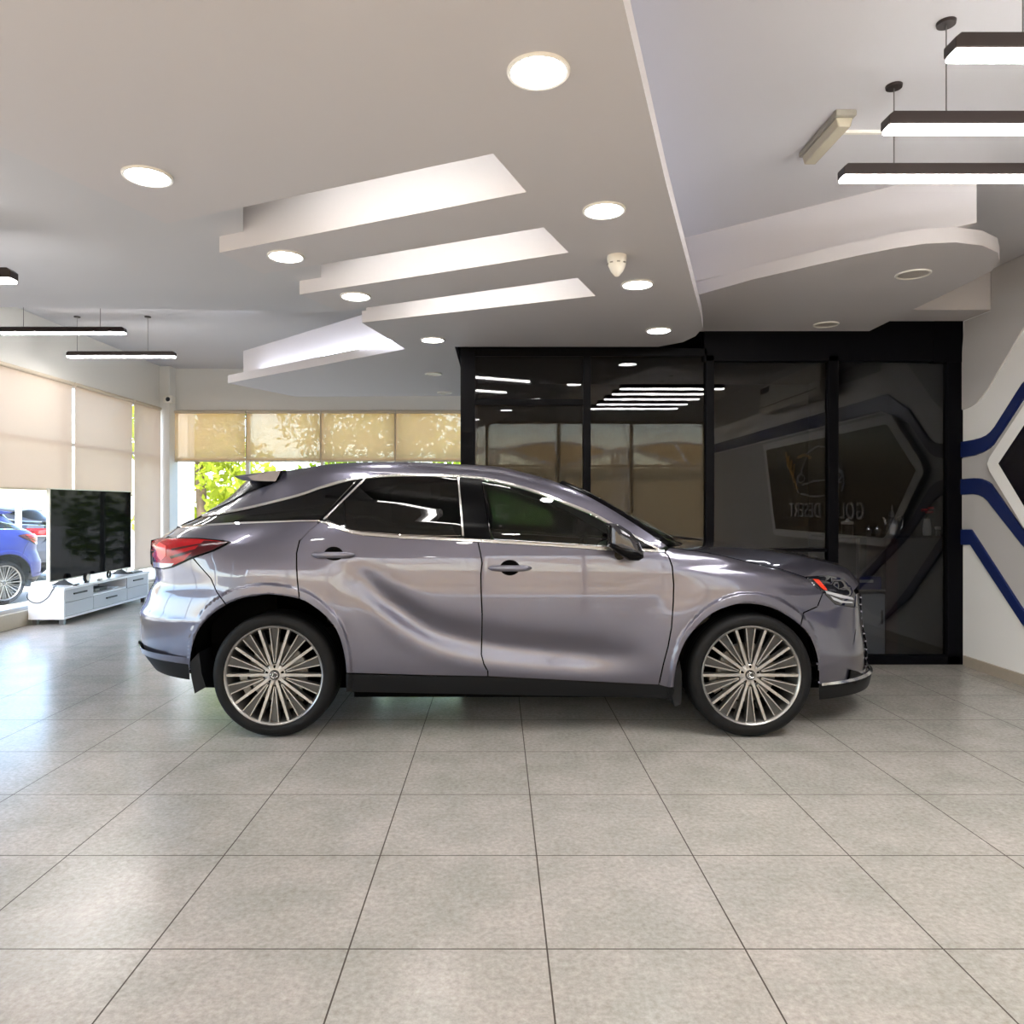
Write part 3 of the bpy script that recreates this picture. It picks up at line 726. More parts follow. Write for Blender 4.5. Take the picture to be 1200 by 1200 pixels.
def W(u, z):
    """inward offset of the flank at station u and height z"""
    w = w_prof(z); B = HW-w
    L, a, b, _ = corner(z, True); e = uf(min(z, 1.0)); s = (u-(e-L))/L
    if s > 0:
        if s >= .9995 and z < 1.02: return HW
        w += B*(1-max(0, 1-min(s,1)**a)**(1/b))*(1-sstep(1.02, 1.12, z))
    L, a, b, _ = corner(z, False); e = ur(z); s = ((e+L)-u)/L
    if s > 0:
        if s >= .9995: return HW
        w += B*(1-(1-s**a)**(1/b))
    if z > 1.1: w += .07*sstep(1.1,1.5,z)*max(0,(-.55-u)/1.2)**2 + .05*sstep(1.12,1.35,z)*sstep(.2,1.2,u)
    if z > 1.25: w += .045*math.exp(min(0, (z-roofz(u))/.022))
    if u > .95 and z < 1.2: w += .05*math.exp(min(0, (z-fendz(u))/.022))*sstep(.9,1.1,u)
    # sculpted doors
    if -1.05 < u < 1.0 and z < 1.05:
        d = z-ridge(u); A = .034*sstep(-1.0,-.55,u)*(1-sstep(.45,.98,u))
        w += A*math.exp(-((d-.13)/.085)**2)-.12*A*math.exp(-(d/.07)**2)
        w += .004*math.exp(-((z-.97)/.06)**2)*sstep(-.98,-.7,u)*(1-sstep(.6,.95,u))
    # wheel arch flares
    for c in (WR, WF):
        d = math.hypot(u-c, z-WZ)
        if d < .85:
            th = math.atan2(z-WZ, u-c); q = d-ARCH[c == WF](th if th > -1.6 else th+2*pi); up = max(0, sin(th)); wd_ = .030+.038*up
            w -= .017*(1-sstep(wd_-.006,wd_+.006,q)) + .016*(1-sstep(.04,.30,q))
            w += .012*(1-sstep(-.004,.014,q))
    return w
def hit(px, py, back=0.0):
    """where the sight line through a point of the outline drawing meets the flank"""
    D = 4.2; st = .012; prev = None
    best = (9, None)
    while D < YC:
        u, z = pu(px, D), pz(py, D); g = (D-D0)-W(u, z)
        if g < best[0] and g > -5: pass
        if abs(g) < best[0]: best = (abs(g), D)
        if g >= 0:
            if prev is not None:
                lo, hi = D-st, D
                for k in range(14):
                    m = (lo+hi)/2
                    if (m-D0)-W(pu(px,m), pz(py,m)) >= 0: hi = m
                    else: lo = m
                D = hi
            break
        prev = g; D += st
    else: D = best[1]
    D += back
    return (pu(px,D), D-YC, pz(py,D))
def nrm(u, z):
    e = .004; a = (W(u+e,z)-W(u-e,z))/(2*e); b = (W(u,z+e)-W(u,z-e))/(2*e)
    a = max(-8, min(8, a)); b = max(-8, min(8, b))
    return Vector((a, -1, b)).normalized()
def dens(poly, step=4.0, close=True):
    out = []; n = len(poly)
    for i in range(n if close else n-1):
        a, b = poly[i], poly[(i+1)%n]; l = math.hypot(b[0]-a[0], b[1]-a[1]); k = max(1, int(round(l/step)))
        for j in range(k): out.append((a[0]+(b[0]-a[0])*j/k, a[1]+(b[1]-a[1])*j/k))
    if not close: out.append(poly[-1])
    return out
def inset(poly, d):
    n = len(poly); a = sum(poly[i][0]*poly[(i+1)%n][1]-poly[(i+1)%n][0]*poly[i][1] for i in range(n)); sg_ = 1 if a > 0 else -1
    out = []
    for i in range(n):
        p, q, r = poly[i-1], poly[i], poly[(i+1)%n]
        n1 = (-(q[1]-p[1]), q[0]-p[0]); n2 = (-(r[1]-q[1]), r[0]-q[0])
        l1 = math.hypot(*n1) or 1; l2 = math.hypot(*n2) or 1
        nx, ny = n1[0]/l1+n2[0]/l2, n1[1]/l1+n2[1]/l2; l = math.hypot(nx, ny)
        if l < .2: nx, ny, l = n1[0]/l1, n1[1]/l1, 1
        k = min(1.6, 2/(l*l)*l) if l > .2 else 1
        out.append((q[0]+sg_*d*nx/l*k, q[1]+sg_*d*ny/l*k))
    return out
def in_poly(p, poly):
    x, y = p; c = False; n = len(poly)
    for i in range(n):
        a, b = poly[i], poly[(i+1)%n]
        if (a[1] > y) != (b[1] > y) and x < (b[0]-a[0])*(y-a[1])/(b[1]-a[1])+a[0]: c = not c
    return c
def panel(poly, gap=.8, grid=6.0, out=0.0, thick=.016, flip=False):
    """sheet panel cut to an outline, lying on the flank; returns near and far side builders"""
    pl = inset(dens(poly), gap) if gap else dens(poly)
    xs = [p[0] for p in pl]; ys = [p[1] for p in pl]; pts = []
    y = min(ys)+grid*.5; r = 0
    while y < max(ys):
        x = min(xs)+(grid*.5 if r % 2 else 0)
        while x < max(xs):
            if in_poly((x,y), pl) and min((x-a[0])**2+(y-a[1])**2 for a in pl) > (grid*.45)**2: pts.append((x,y))
            x += grid
        y += grid*.87; r += 1
    for cx_, cy_ in ((321,791),(880,791)):
        if grid > 8: break
        y = min(ys); r = 0
        while y < max(ys):
            x = min(xs)+(1.25 if r % 2 else 0)
            while x < max(xs):
                if 78 < math.hypot(x-cx_, y-cy_) < 122 and in_poly((x,y), pl) and min((x-a[0])**2+(y-a[1])**2 for a in pl) > 3: pts.append((x,y))
                x += 2.5
            y += 2.2; r += 1
    n = len(pl); allp = [Vector(p) for p in pl+pts]
    res = delaunay_2d_cdt(allp, [], [list(range(n))], 1, 1e-6)
    vs = []; ns = []
    for p in res[0]:
        q = hit(p[0], p[1]); nn = nrm(q[0], q[2]); vs.append(Vector(q)+nn*out); ns.append(nn)
    fs = []
    for t in res[2]:
        a, b, c = (vs[i] for i in t); m = sum((ns[i] for i in t), Vector())
        fs.append(tuple(t) if (b-a).cross(c-a).dot(m) > 0 else tuple(reversed(t)))
    # rim folded inwards
    idx = {}
    for i,o in enumerate(res[3]):
        for k in o:
            if k < n: idx[k] = i
    k0 = len(vs); ring = [idx[i] for i in range(n) if i in idx]; m = len(ring)
    c2 = sum((Vector((vs[i][0], vs[i][2])) for i in ring), Vector((0,0)))/m
    for i in ring: vs.append(vs[i]); ns.append(None)
    for i in ring: vs.append(vs[i]-ns[i]*thick); ns.append(None)
    for i in range(m):
        j = (i+1)%m; fs.append((k0+i, k0+j, k0+m+j, k0+m+i))
    ar = sum(vs[ring[i]][0]*vs[ring[(i+1)%m]][2]-vs[ring[(i+1)%m]][0]*vs[ring[i]][2] for i in range(m)); sgn = 1 if ar > 0 else -1
    for i in range(m):
        a, b = vs[ring[i-1]], vs[ring[(i+1)%m]]; t = b-a
        o = Vector((t[2], 0, -t[0]))*sgn
        o = o.normalized() if o.length > 1e-9 else Vector((0,-1,0))
        ns[k0+i] = o; ns[k0+m+i] = o
    if sgn < 0:
        fs[-m:] = [tuple(reversed(f)) for f in fs[-m:]]
    A = MB(); A.add(vs, fs); A.n = [tuple(v) for v in ns]
    Bm = MB(); Bm.add([(v[0],-v[1],v[2]) for v in vs], [tuple(reversed(f)) for f in fs]); Bm.n = [(v[0],-v[1],v[2]) for v in ns]
    return A, Bm
def mirror(mb):
    q = MB(); q.add([(v[0],-v[1],v[2]) for v in mb.v], [tuple(reversed(f)) for f in mb.f]); return q
def wrap(rows_py, start_px, front, n=40, out=0.0, D=4.6):
    """band that runs from the near flank round the end of the car to the far flank"""
    rows = []
    for py in rows_py:
        q = hit(start_px(py), py); us, z = q[0], q[2]
        L, a, b, _ = corner(z, front); e = (uf if front else ur)(z)
        sg_ = 1 if front else -1
        s0 = (sg_*us-(sg_*e-L))/L; s0 = max(.02, min(.985, s0)); th0 = math.acos(min(1, s0**(a/2)))   # s = cos^(2/a)
        r = []
        for k in range(n+1):
            t = k/n; th = th0*(1-t); s = abs(cos(th))**(2/a); u = sg_*(sg_*e-L+L*s)
            B = HW-W0(us if k == 0 else u, z)
            yv = B*abs(sin(th))**(2/b); r.append((u+sg_*out, -yv-out*(yv/HW), z))
        r = r+[(p[0],-p[1],p[2]) for p in r[-2::-1]]
        rows.append(r)
    m = MB(); m.grid(rows if front else rows)
    m.f = [f[::-1] for f in m.f] if not front else m.f
    return m
def W0(u, z):
    w = w_prof(z)
    if z > 1.1: w += .07*sstep(1.1,1.5,z)*max(0,(-.55-u)/1.2)**2
    return w
def fix_out(mb, c=(0,0,.8)):
    """turn faces so they look away from the car's middle"""
    c = Vector(c); o = []
    for f in mb.f:
        a, b, d = (Vector(mb.v[i]) for i in f[:3]); m = sum((Vector(mb.v[i]) for i in f), Vector())/len(f)
        o.append(f if (b-a).cross(d-a).dot(m-c) >= 0 else tuple(reversed(f)))
    mb.f = o; return mb

# --- outlines surveyed on the drawing
def cut(line, a, b):
    """part of an arch between two x positions (nearest points)"""
    ia = min(range(len(line)), key=lambda i: abs(line[i][0]-a)); ib = min(range(len(line)), key=lambda i: abs(line[i][0]-b))
    return line[ia:ib+1] if ia <= ib else line[ib:ia+1][::-1]
BELT_R = [(375,611),(387,615.5),(400,621.5),(412,625),(424,627),(468,630.2),(510,632.2),(542,633.8),(560,634.8)]
BELT_F = [(560,634.8),(600,637),(648,640),(690,643),(711,644.5),(746,645.5),(779,647)]
TOP = smooth_line([(237,603.3),(270,598),(300,591.7),(350,579),(376.7,569.5),(400,563),(424,558.5),(448,556.5),(468,555.7),(500,555.6),(536,556.7),(572.5,560.3),(613.7,570),(648,582),(691.7,599.3),(724,616.7),(756.7,634),(774,643.8)], 5)
ROOFL = smooth_line([(238,602),(262,592),(290,577),(325,563.5),(331,552.2)], 3)[:-1]+smooth_line([(331,552.2),(340,550.8),(384,544),(420,541.5),(460,541),(500,541.5),(540,544),(583,546.5),(612,553),(638,560),(655,566),(683,578),(722,600),(760,624.5),(781,639)], 4)
DB = [(560,634.8),(563,648),(565,660),(563.5,672),(563.7,690),(565,720),(564.2,767),(567,778),(571.7,787),(571.7,793)]
RDR = [(375,611),(362,622),(351,633.7),(347.6,648.3),(347.6,665),(348.5,680),(351,702.5)]
FDF = [(779,647),(783.5,652),(787.8,664),(789.5,685),(789,705),(787,735),(783,757),(777,780),(772,803)]
RD = BELT_R+DB[1:]+[(500,791.8),(406,789)]+cut(RA,405.5,351)[:-1]+RDR[::-1][:-1]
FD = BELT_F+FDF[1:]+[(680,798.5),(571.7,793)]+DB[::-1][1:-1]
QP = [(208,618),(240,615.4),(283,613),(350,611),(375,611)]+RDR[1:]+cut(RA,351,262)[1:]+[(254,694),(247,678),(231,660),(226,653.5),(250,645),(269,635.5),(233,632),(205,631.5),(196,628)]
RB = [(231,660),(247,678),(254,694)]+cut(RA,262,221.7)+[(220.5,779),(205,777),(194,772),(199,757),(193,725),(189.6,703),(184,667),(192,666),(202,664),(225,653)]
FE = [(779,647),(784,641.5),(800,643),(829,647.5),(850,651.5),(880,659),(915,666.5),(944,676),(954,685.6),(964.75,694),(958,711),(942,718)]+cut(FA,936,790)+[(783,806),(772,803)]+FDF[::-1][1:-1]
FB = [(942,718),(958,711),(964.75,694),(978.75,708),(985.75,709.5),(1003,712),(1004,735),(998,765),(993.5,790),(989,801),(960,802)]+cut(FA,960,936)[1:]
TL = [(178.5,634),(190,631.8),(205,631.5),(233,632),(250,633.5),(269,635.5),(250,645),(225,653.5),(202,664),(192,666),(181,664.5),(178,660),(177.6,647)]
HL = [(944,676),(957,675),(970,674.5),(984,677.5),(995,685),(1002,696),(1005.5,711.5),(985.75,709.5),(978.75,708),(964.75,694),(954,685.6)]
ROOF = TOP[::-1]+ROOFL
QG = [(209,617.3),(238,605),(270,600.2),(300,594),(350,581.3),(376.7,572),(400,565.5),(419,561)]+[(374,609.5),(350,609.6),(283,611.6),(240,614)]
RG = [(429,560.5),(448,558.6),(468,557.8),(500,557.7),(535.5,558.8),(541.5,627.5),(510,628),(468,626.2),(424,622.8),(412,621),(400,617),(388,611.3),(380,608.5)]
BP = [(537.5,559.2),(564,561.5),(575,631.5),(560,631),(543.5,630)]
FG = [(565,562),(572.5,562.8),(613.7,572.4),(648,584.3),(691.7,601.7),(712,612.5),(712,640),(690,638.7),(648,636),(600,633),(575.5,631.7)]
SA = [(712.5,612.5),(724,619),(756.7,636.3),(771,643.6),(746,642),(712.5,640)]
CB1 = [(374,610),(387,612.5),(400,618),(412,622),(424,624),(468,627.3),(510,629.3),(542,631),(560,631.8),(600,634),(648,637),(690,639.7),(712,641)]
CB = CB1+[(779,645),(779,647)][::-1]+[(746,645.5)]+[(711,644.5),(690,643),(648,640),(600,637),(560,634.8),(542,633.8),(510,632.2),(468,630.2),(424,627),(412,625),(400,621.5),(387,615.5),(375,611)]
CB = CB1+[(745,642.6),(779,645),(779,647),(746,645.5),(711,644.5),(690,643),(648,640),(600,637),(560,634.8),(542,633.8),(510,632.2),(468,630.2),(424,627),(412,625),(400,621.5),(387,615.5),(375,611)]
ctop = [(x, y+2.6) for x,y in TOP]; CT = TOP+ctop[::-1]
SILL = [(406,789),(500,791.8),(571.7,793),(680,798.5),(772,803),(783,806),(790,807),(790,820),(773,817.5),(571,813.5),(406,810.5)]
LOWER = [(208,618),(240,615.4),(283,613),(350,611),(375,611)]+BELT_R[1:]+BELT_F[1:]+[(784,641.5),(829,647.5),(880,659),(915,666.5),(944,676),(985,709),(994,765),(989,801)]+FA[::-1]+[(790,815),(571,811),(406,808)]+RA[::-1]+[(205,777),(198,770),(199,757),(189.6,703),(184,667),(190,640)]

def car_mats():
    d = {}
    p, nt, out = new_mat('lilac_grey_car_paint')
    b = nt.nodes.new('ShaderNodeBsdfPrincipled')
    b.inputs['Base Color'].default_value = srgb(92,90,103); b.inputs['Metallic'].default_value = .8; b.inputs['Roughness'].default_value = .3
    b.inputs['Coat Weight'].default_value = 1; b.inputs['Coat Roughness'].default_value = .015; b.inputs['Coat IOR'].default_value = 1.6
    nt.links.new(b.outputs[0], out.inputs[0]); d['paint'] = p
    d['chrome'] = P('satin_chrome', srgb(214,212,210), .16, metal=.95)
    d['clad'] = P('charcoal_cladding', srgb(15,16,18), .55, spec=.2)
    d['blk'] = P('gloss_black_trim', srgb(5,5,7), .15, spec=.1)
    d['inner'] = P('black_inner_body', srgb(4,4,4), .9, spec=.05)
    d['dark'] = GLASS('privacy_glass', (.03,.034,.034,1), .04)
    d['back'] = P('rear_privacy_glass', srgb(6,6,8), .2, spec=.08)
    d['green'] = GLASS('green_tinted_glass', (.58,.77,.60,1), .035)
    d['red'] = P('red_lamp_lens', srgb(150,4,14), .18, spec=.3, noise=.4, nscale=45)
    d['bright'] = P('bright_red_reflector', srgb(224,70,70), .2, spec=.5)
    d['redd'] = P('dark_red_lamp_lens', srgb(60,5,10), .15, spec=.3)
    d['amber'] = P('amber_reflector', srgb(205,52,24), .2, coat=1, noise=.35, nscale=60)
    d['clear'] = P('clear_lamp_lens', srgb(170,172,178), .1, coat=1)
    d['hl'] = P('smoked_headlamp', srgb(24,25,30), .07, coat=1)
    d['tyre'] = P('tyre_rubber', srgb(11,11,12), .6, spec=.2, noise=.2, nscale=60)
    d['rim'] = P('machined_rim', srgb(160,157,153), .32, metal=.9)
    d['rimd'] = P('dark_rim', srgb(66,65,64), .42, metal=.7)
    d['disc'] = P('brake_steel', srgb(120,118,114), .4, metal=.8)
    d['seat'] = P('black_leather', srgb(20,20,21), .5)
    d['plate'] = P('number_plate', srgb(230,230,226), .5)
    return d
CM = car_mats()

def wheel(root, u, y, side):
    """side -1: near flank. local wheel axis along y, outer face towards side"""
    w = empty('wheel', (u, y, WZ)); w.parent = root
    if side > 0: w.rotation_euler = (0, 0, pi)
    R, r = .364, .292
    t = MB().lathe([(r,-.006),(r+.012,-.012),(R-.035,-.014),(R-.012,-.004),(R-.002,.02),(R,.05),(R,.19),(R-.004,.21),(R-.03,.235),(r,.23),(r-.02,.12),(r,-.006)], n=72, axis='y')
    tr = t.build('tyre', CM['tyre'], w, smooth=50)
    g = MB()
    for k in range(4): g.lathe([(R+.0004,.045+k*.042),(R+.0008,.049+k*.042),(R+.0004,.053+k*.042)], n=60, axis='y')
    g.build('tread_groove', CM['inner'], tr)
    rm = MB().lathe([(r-.002,.012),(r+.001,-.004),(r-.004,-.010),(r-.012,-.006),(r-.018,.012),(r-.028,.06),(r-.034,.2),(r,.225)], n=72, axis='y').build('rim', CM['rim'], w, smooth=50)
    MB().disc((0,.16,0), r-.03, 48, 'y', True).build('rim_backing', CM['inner'], rm, smooth=0)
    dk = MB()
    sl = MB()
    for i in range(10):
        a = i*pi/5
        def bar(mb, a, r0, r1, h0, h1, yo0, yo1, yb):
            ca, sa = cos(a), sin(a); vs = []
            for (rr, h, yo) in ((r0,h0,yo0),(r1,h1,yo1)):
                for (dx, y) in ((-h,yo),(h,yo),(h*1.1,yb),(-h*1.1,yb)): vs.append((rr*ca-dx*sa, y, rr*sa+dx*ca))
            mb.add(vs, [(0,1,5,4),(1,2,6,5),(2,3,7,6),(3,0,4,7),(0,3,2,1),(4,5,6,7)])
        bar(sl, a, .04, r-.012, .0085, .0075, .012, .000, .05)
        b = a+pi/10
        bar(dk, b, .062, r-.012, .0045, .026, .028, .012, .06)
        # the machined edges fan out towards the rim
        for sg_ in (-1, 1):
            p0, p1 = (.07, sg_*.004), (r-.012, sg_*.027)
            ca, sa = cos(b), sin(b); vs = []
            for (rr, o) in (p0, p1):
                for (dx, y) in ((-.0028,.004),(.0028,.004),(.0028,.05),(-.0028,.05)): vs.append((rr*ca-(o+dx)*sa, y+(.012 if rr < .1 else 0), rr*sa+(o+dx)*ca))
            sl.add(vs, [(0,1,5,4),(1,2,6,5),(2,3,7,6),(3,0,4,7),(0,3,2,1),(4,5,6,7)])
    sl.lathe([(.0005,.012),(.034,.012),(.052,.016),(.062,.022),(.066,.05)], n=40, axis='y')
    for f in (sl, dk):
        f.f = [tuple(q) for q in f.f]
    sl.build('spoke', CM['rim'], rm, smooth=25); dk.build('spoke', CM['rimd'], rm, smooth=25)
    cap = MB().lathe([(.0005,.004),(.026,.004),(.030,.010),(.031,.02)], n=32, axis='y').build('centre_cap', CM['rimd'], rm)
    nut = MB()
    for i in range(5):
        a = i*2*pi/5+.3; nut.lathe([(.0005,.013),(.009,.013),(.010,.03)], (.047*cos(a),0,.047*sin(a)), 12, 'y')
    nut.build('lug_nut', CM['inner'], rm)
    bd = MB().lathe([(.05,.085),(.17,.085),(.175,.09),(.175,.11),(.05,.11)], n=48, axis='y').build('brake_disc', CM['disc'], w)
    bc = MB()
    for k in range(7):
        a = RAD(190+k*20); ca, sa = cos(a), sin(a)
        bc.box(-.014,.014,.075,.12,-.022,.022).xf(Matrix.Translation((.205*ca,0,.205*sa)) @ Matrix.Rotation(-a+pi/2,4,'Y'), len(bc.v)-8)
    bc.build('brake_weight', CM['disc'], w, smooth=0)
    # cap emblem: an oval ring with a slanted L stroke
    e = MB(); e.tube([(.021*cos(k*pi/10), .002, .016*sin(k*pi/10)) for k in range(20)], .0016, 6, True)
    e.tube([(-.004 if side < 0 else -.004,.002,.012),(-.012,.002,-.008),(.013,.002,-.009)], .0022, 6)
    e.build('cap_emblem', CM['chrome'], cap)
    return w

def build_car():
    root = thing('car', 'lilac grey crossover car parked side-on in the middle of the showroom', 'car', (0, YC, 0))
    pt = CM['paint']
    def both(poly, name, mat, gap=.8, grid=6.0, out=0.0, thick=.016, parents=(root,root)):
        A, B = panel(poly, gap, grid, out, thick)
        return (A.build(name, mat, parents[0], smooth=180), B.build(name, mat, parents[1], smooth=180))
    both(LOWER, 'inner_panel', CM['inner'], .4, 14, -.022, .03)
    q = both(QP, 'quarter_panel', pt)
    rd = both(RD, 'rear_door', pt); fd = both(FD, 'front_door', pt)
    fe = both(FE, 'front_fender', pt)
    rl = both(ROOF, 'roof_side', pt, .3)
    both(QG, 'quarter_window', CM['dark'], .2, 8, -.002)
    rg = both(RG, 'window', CM['dark'], .2, 8, -.003, .006, rd)
    both([(402,586),(403.5,586),(406,621),(404.5,621)], 'window_divider', CM['blk'], 0, 8, .002, .006, rd)
    fg = both(FG, 'window', CM['green'], .2, 8, -.003, .006, fd)
    both(BP, 'pillar_trim', CM['blk'], .2, 8, .001, .01)
    both([(420,561.5),(427,560),(379,608.5),(375,609.7),(373.5,609.6)], 'pillar_trim', CM['blk'], .1, 8, .002, .01)
    both([(536,559),(538,559),(543.8,628),(541.6,628)], 'window_trim', CM['chrome'], 0, 8, .004, .01, rd)
    both([(427.5,560),(429,560),(381,608.6),(378.6,608.6)], 'window_trim', CM['chrome'], 0, 8, .004, .01, rd)
    both(SA, 'mirror_base', CM['blk'], .2, 8, .001, .01, fd)
    both(CB, 'belt_trim', CM['chrome'], .15, 8, .004, .012)
    both(CT, 'roof_trim', CM['chrome'], .1, 8, .004, .012)
    both(SILL, 'sill_cladding', CM['clad'], .3, 8, .004, .03)
    both(RB, 'rear_bumper_corner', pt, .5); both(FB, 'front_bumper_corner', pt, .5)
    # lamps
    both(inset(dens(TL,6), -1.3), 'lamp_surround', CM['blk'], 0, 8, .004, .012)
    tl = both(TL, 'tail_light', CM['red'], .6, 6, .008, .02)
    both([(184,640),(188,636),(196,640),(196,652),(190,657),(186,652)], 'lamp_reflector', CM['bright'], .2, 4, .0095, .004, tl)
    both([(200,652),(224,645),(248,638.5),(250,639.6),(226,647.5),(202,655)], 'lamp_blade', CM['redd'], .1, 4, .0095, .004, tl)
    both([(202,643),(226,639),(242,636.5),(242,637.5),(226,641),(203,645.4)], 'lamp_blade', CM['redd'], .1, 4, .0095, .004, tl)
    both([(269,635.5),(240,634),(233,640),(214,659),(225,653.5),(250,645)], 'lamp_tip', CM['redd'], .4, 6, .0095, .004, tl)
    both([(180,658),(192,659.5),(206,660),(202,664),(192,666),(181,664.5)], 'reversing_lens', CM['clear'], .4, 5, .0095, .004, tl)
    hl = both(HL, 'headlight', CM['hl'], .3, 5, .004, .02)
    both([(952,679),(959,679.5),(967,688.5),(969,692),(964.5,691.5),(957,684.5)], 'turn_signal', CM['amber'], .2, 4, .0055, .004, hl)
    both([(966,692),(985,697),(998,700),(1000,703),(984,700.5),(968,695.5)], 'daytime_light', CM['clear'], .1, 4, .0055, .004, hl)
    both([(972,698),(985,703.5),(998,705),(999,707),(985,706.5),(976,703)], 'daytime_light', CM['clear'], .1, 4, .0055, .004, hl)
    # door handles
    for d, cx_, cy_ in ((rd,391,650),(fd,597.5,665.5)):
        for k in (0,1):
            sg_ = -1 if k == 0 else 1
            c0 = hit(cx_, cy_); c = (c0[0], c0[1] if k == 0 else -c0[1], c0[2])
            h = MB(); n = 14; rows = []
            for i in range(n+1):
                t = i/n; x = -.128+.256*t; e = abs(2*t-1)
                hh = .014*(1-e**4)**.5+.004; dp = .030*(1-e**6)+.004
                rows.append([(c[0]+x, c[1]+sg_*(dp+.007*cos(a)), c[2]+hh*sin(a)) for a in [j*pi/6 for j in range(13)]])
            fix_out(h.grid(rows), c); hd = h.build('handle', pt, d[k])
            b = MB().ball((c[0], c[1]+sg_*.0, c[2]), .058, .010, .047, 20, 10).build('handle_recess', CM['inner'], hd)
    # wing mirrors
    for k in (0,1):
        sg_ = -1 if k == 0 else 1
        Dm = D0-.10
        mp = [(711.5,613),(722,613.5),(736,622),(746,633),(752,646),(752,653),(746,656.5),(735,656),(722,648),(712,638)]
        ml = [(711.5,635),(722,638),(736,640.5),(746,644),(752,650),(752,653),(746,656.5),(735,656),(722,648),(712,640)]
        def shell(poly, ya, yb, mid, sc=.86):
            m = MB(); pl = dens(poly, 3.0); cx_ = sum(p[0] for p in pl)/len(pl); cy_ = sum(p[1] for p in pl)/len(pl); rows = []
            for (yy, s_) in ((ya,.02),(ya,.55),(ya+.012,.8),(ya+.035,.96),(mid,1.0),(yb-.02,.95),(yb,sc),(yb,.02)):
                rows.append([(pu(cx_+(p[0]-cx_)*s_, mid), yy-YC, pz(cy_+(p[1]-cy_)*s_, mid)) for p in pl+pl[:1]])
            m.grid(rows); c = (pu(cx_,mid), mid-YC, pz(cy_,mid)); fix_out(m, c); return m
        a = shell(mp, D0-.17, D0+.02, D0-.06); b = shell(ml, D0-.176, D0+.025, D0-.065)
        arm = MB().tube([(pu(726,4.3), D0-.02-YC, pz(650,4.3)), (pu(726,4.34), D0+.06-YC, pz(650,4.34))], .03, 12)
        if k: a, b, arm = mirror(a), mirror(b), mirror(arm)
        mo = a.build('side_mirror', CM['clear'] if False else P('mirror_cap_paint', srgb(40,39,45), .12, metal=.5, coat=1) if k == 0 else bpy.data.materials['mirror_cap_paint'], fd[k], smooth=60)
        b.build('mirror_housing', CM['blk'], mo, smooth=60); arm.build('mirror_arm', CM['blk'], mo)
    # --- roof, screen, bonnet
    def loft(edge, fn, n=24):
        rows = []
        for p in edge:
            rows.append([fn(p, -1+2*k/n) for k in range(n+1)])
        return rows
    ip = lambda px: min(range(len(ROOFL)), key=lambda i: abs(ROOFL[i][0]-px))
    roof_e = [hit(*p) for p in ROOFL[ip(331):ip(655)+1]]
    def f_roof(p, t): return (p[0], p[1]*-t, p[2]-.004+.024*(1-t*t))
    MBx = fix_out(MB().grid(loft(roof_e, f_roof))); MBx.build('roof', pt, root, smooth=180)
    scr = [hit(*p) for p in dens(ROOFL[ip(655):], 6, False)]
    m = len(scr)
    def f_scr(i):
        p = scr[i]; k = i/(m-1); du, dz = .05+.16*k, .020+.006*k
        return [(p[0]+du*(1-abs(t)**2.2), p[1]*-t, p[2]-.002+dz*(1-abs(t)**2.2)) for t in [-1+2*j/24 for j in range(25)]]
    fix_out(MB().grid([f_scr(i) for i in range(m)])).build('windshield', CM['dark'] if False else CM['green'], root, smooth=180)
    for sgn in (-1, 1):
        sb = MB(); rows = []
        for p in scr:
            rows.append([(p[0]+du, sgn*(-p[1])-sgn*dy, p[2]+dz) for du, dy, dz in ((-.004,-.002,-.004),(.018,.006,.012),(.034,.05,.014),(.03,.08,.004))])
        sb.grid(rows)
        fix_out(sb).build('windshield_seal', CM['blk'], root, smooth=60)
    hp = [(784,641.5),(800,643),(829,647.5),(850,651.5),(880,659),(915,666.5),(944,676),(957,674.6),(970,674),(984,677),(994,684),(1000,692)]
    he = [hit(*p) for p in dens(hp, 5, False)]; m = len(he)
    u_c = pchip([(0,1.25),(.25,1.62),(.5,1.98),(.75,2.26),(.9,2.40),(1,2.45)]); z_c = pchip([(0,1.108),(.25,1.085),(.5,1.045),(.75,.985),(.9,.935),(1,.86)])
    rows = []
    for i, p in enumerate(he):
        k = i/(m-1); r = []
        for j in range(33):
            t = -1+2*j/32; q = 1-abs(t)**(3.2); qu = 1-abs(t)**2.2
            z = p[2]+(z_c(k)-p[2])*q
            z += .012*math.exp(-((abs(t)-.62)/.12)**2)*sstep(0,.3,k)*(1-sstep(.6,.9,k))   # bonnet creases
            r.append((p[0]+(u_c(k)-p[0])*qu, p[1]*-t, z))
        rows.append(r)
    fix_out(MB().grid(rows)).build('hood', pt, root, smooth=180)
    # cowl between screen and bonnet
    a = f_scr(len(scr)-1); b = rows[0]
    cw = MB().grid([[a[int(round(j*24/32))] for j in range(33)], [(q[0]+.005,q[1],q[2]-.012) for q in b]])
    fix_out(cw, (0,0,-2)).build('cowl', CM['blk'], root)
    # --- tail
    def interp(pts):
        f = pchip(sorted((y,x) for x,y in pts)); return f
    sR = interp([(208,618),(196,628),(190,634),(184,650),(184,667),(189.6,703),(193,725),(199,757),(196,771),(205,777)])
    fix_out(wrap([618+i*(774-618)/40 for i in range(41)], sR, False, out=-.004)).build('tailgate', pt, root, smooth=180)
    sH = interp([(331,553),(325,563.5),(290,577),(262,592),(238,602),(209,617.3)])
    fix_out(wrap([555+i*(617.5-555)/20 for i in range(21)], sH, False, out=.0)).build('rear_window', CM['back'], root, smooth=180)
    sB = lambda py: 222.6
    fix_out(wrap([775,779,783,787,791,795,797], sB, False, out=.006)).build('rear_bumper', CM['clad'], root, smooth=180)
    fix_out(wrap([770,772.5,775,777.5], lambda py: 219.5, False, out=.016)).build('bumper_strip', pt, root, smooth=180)
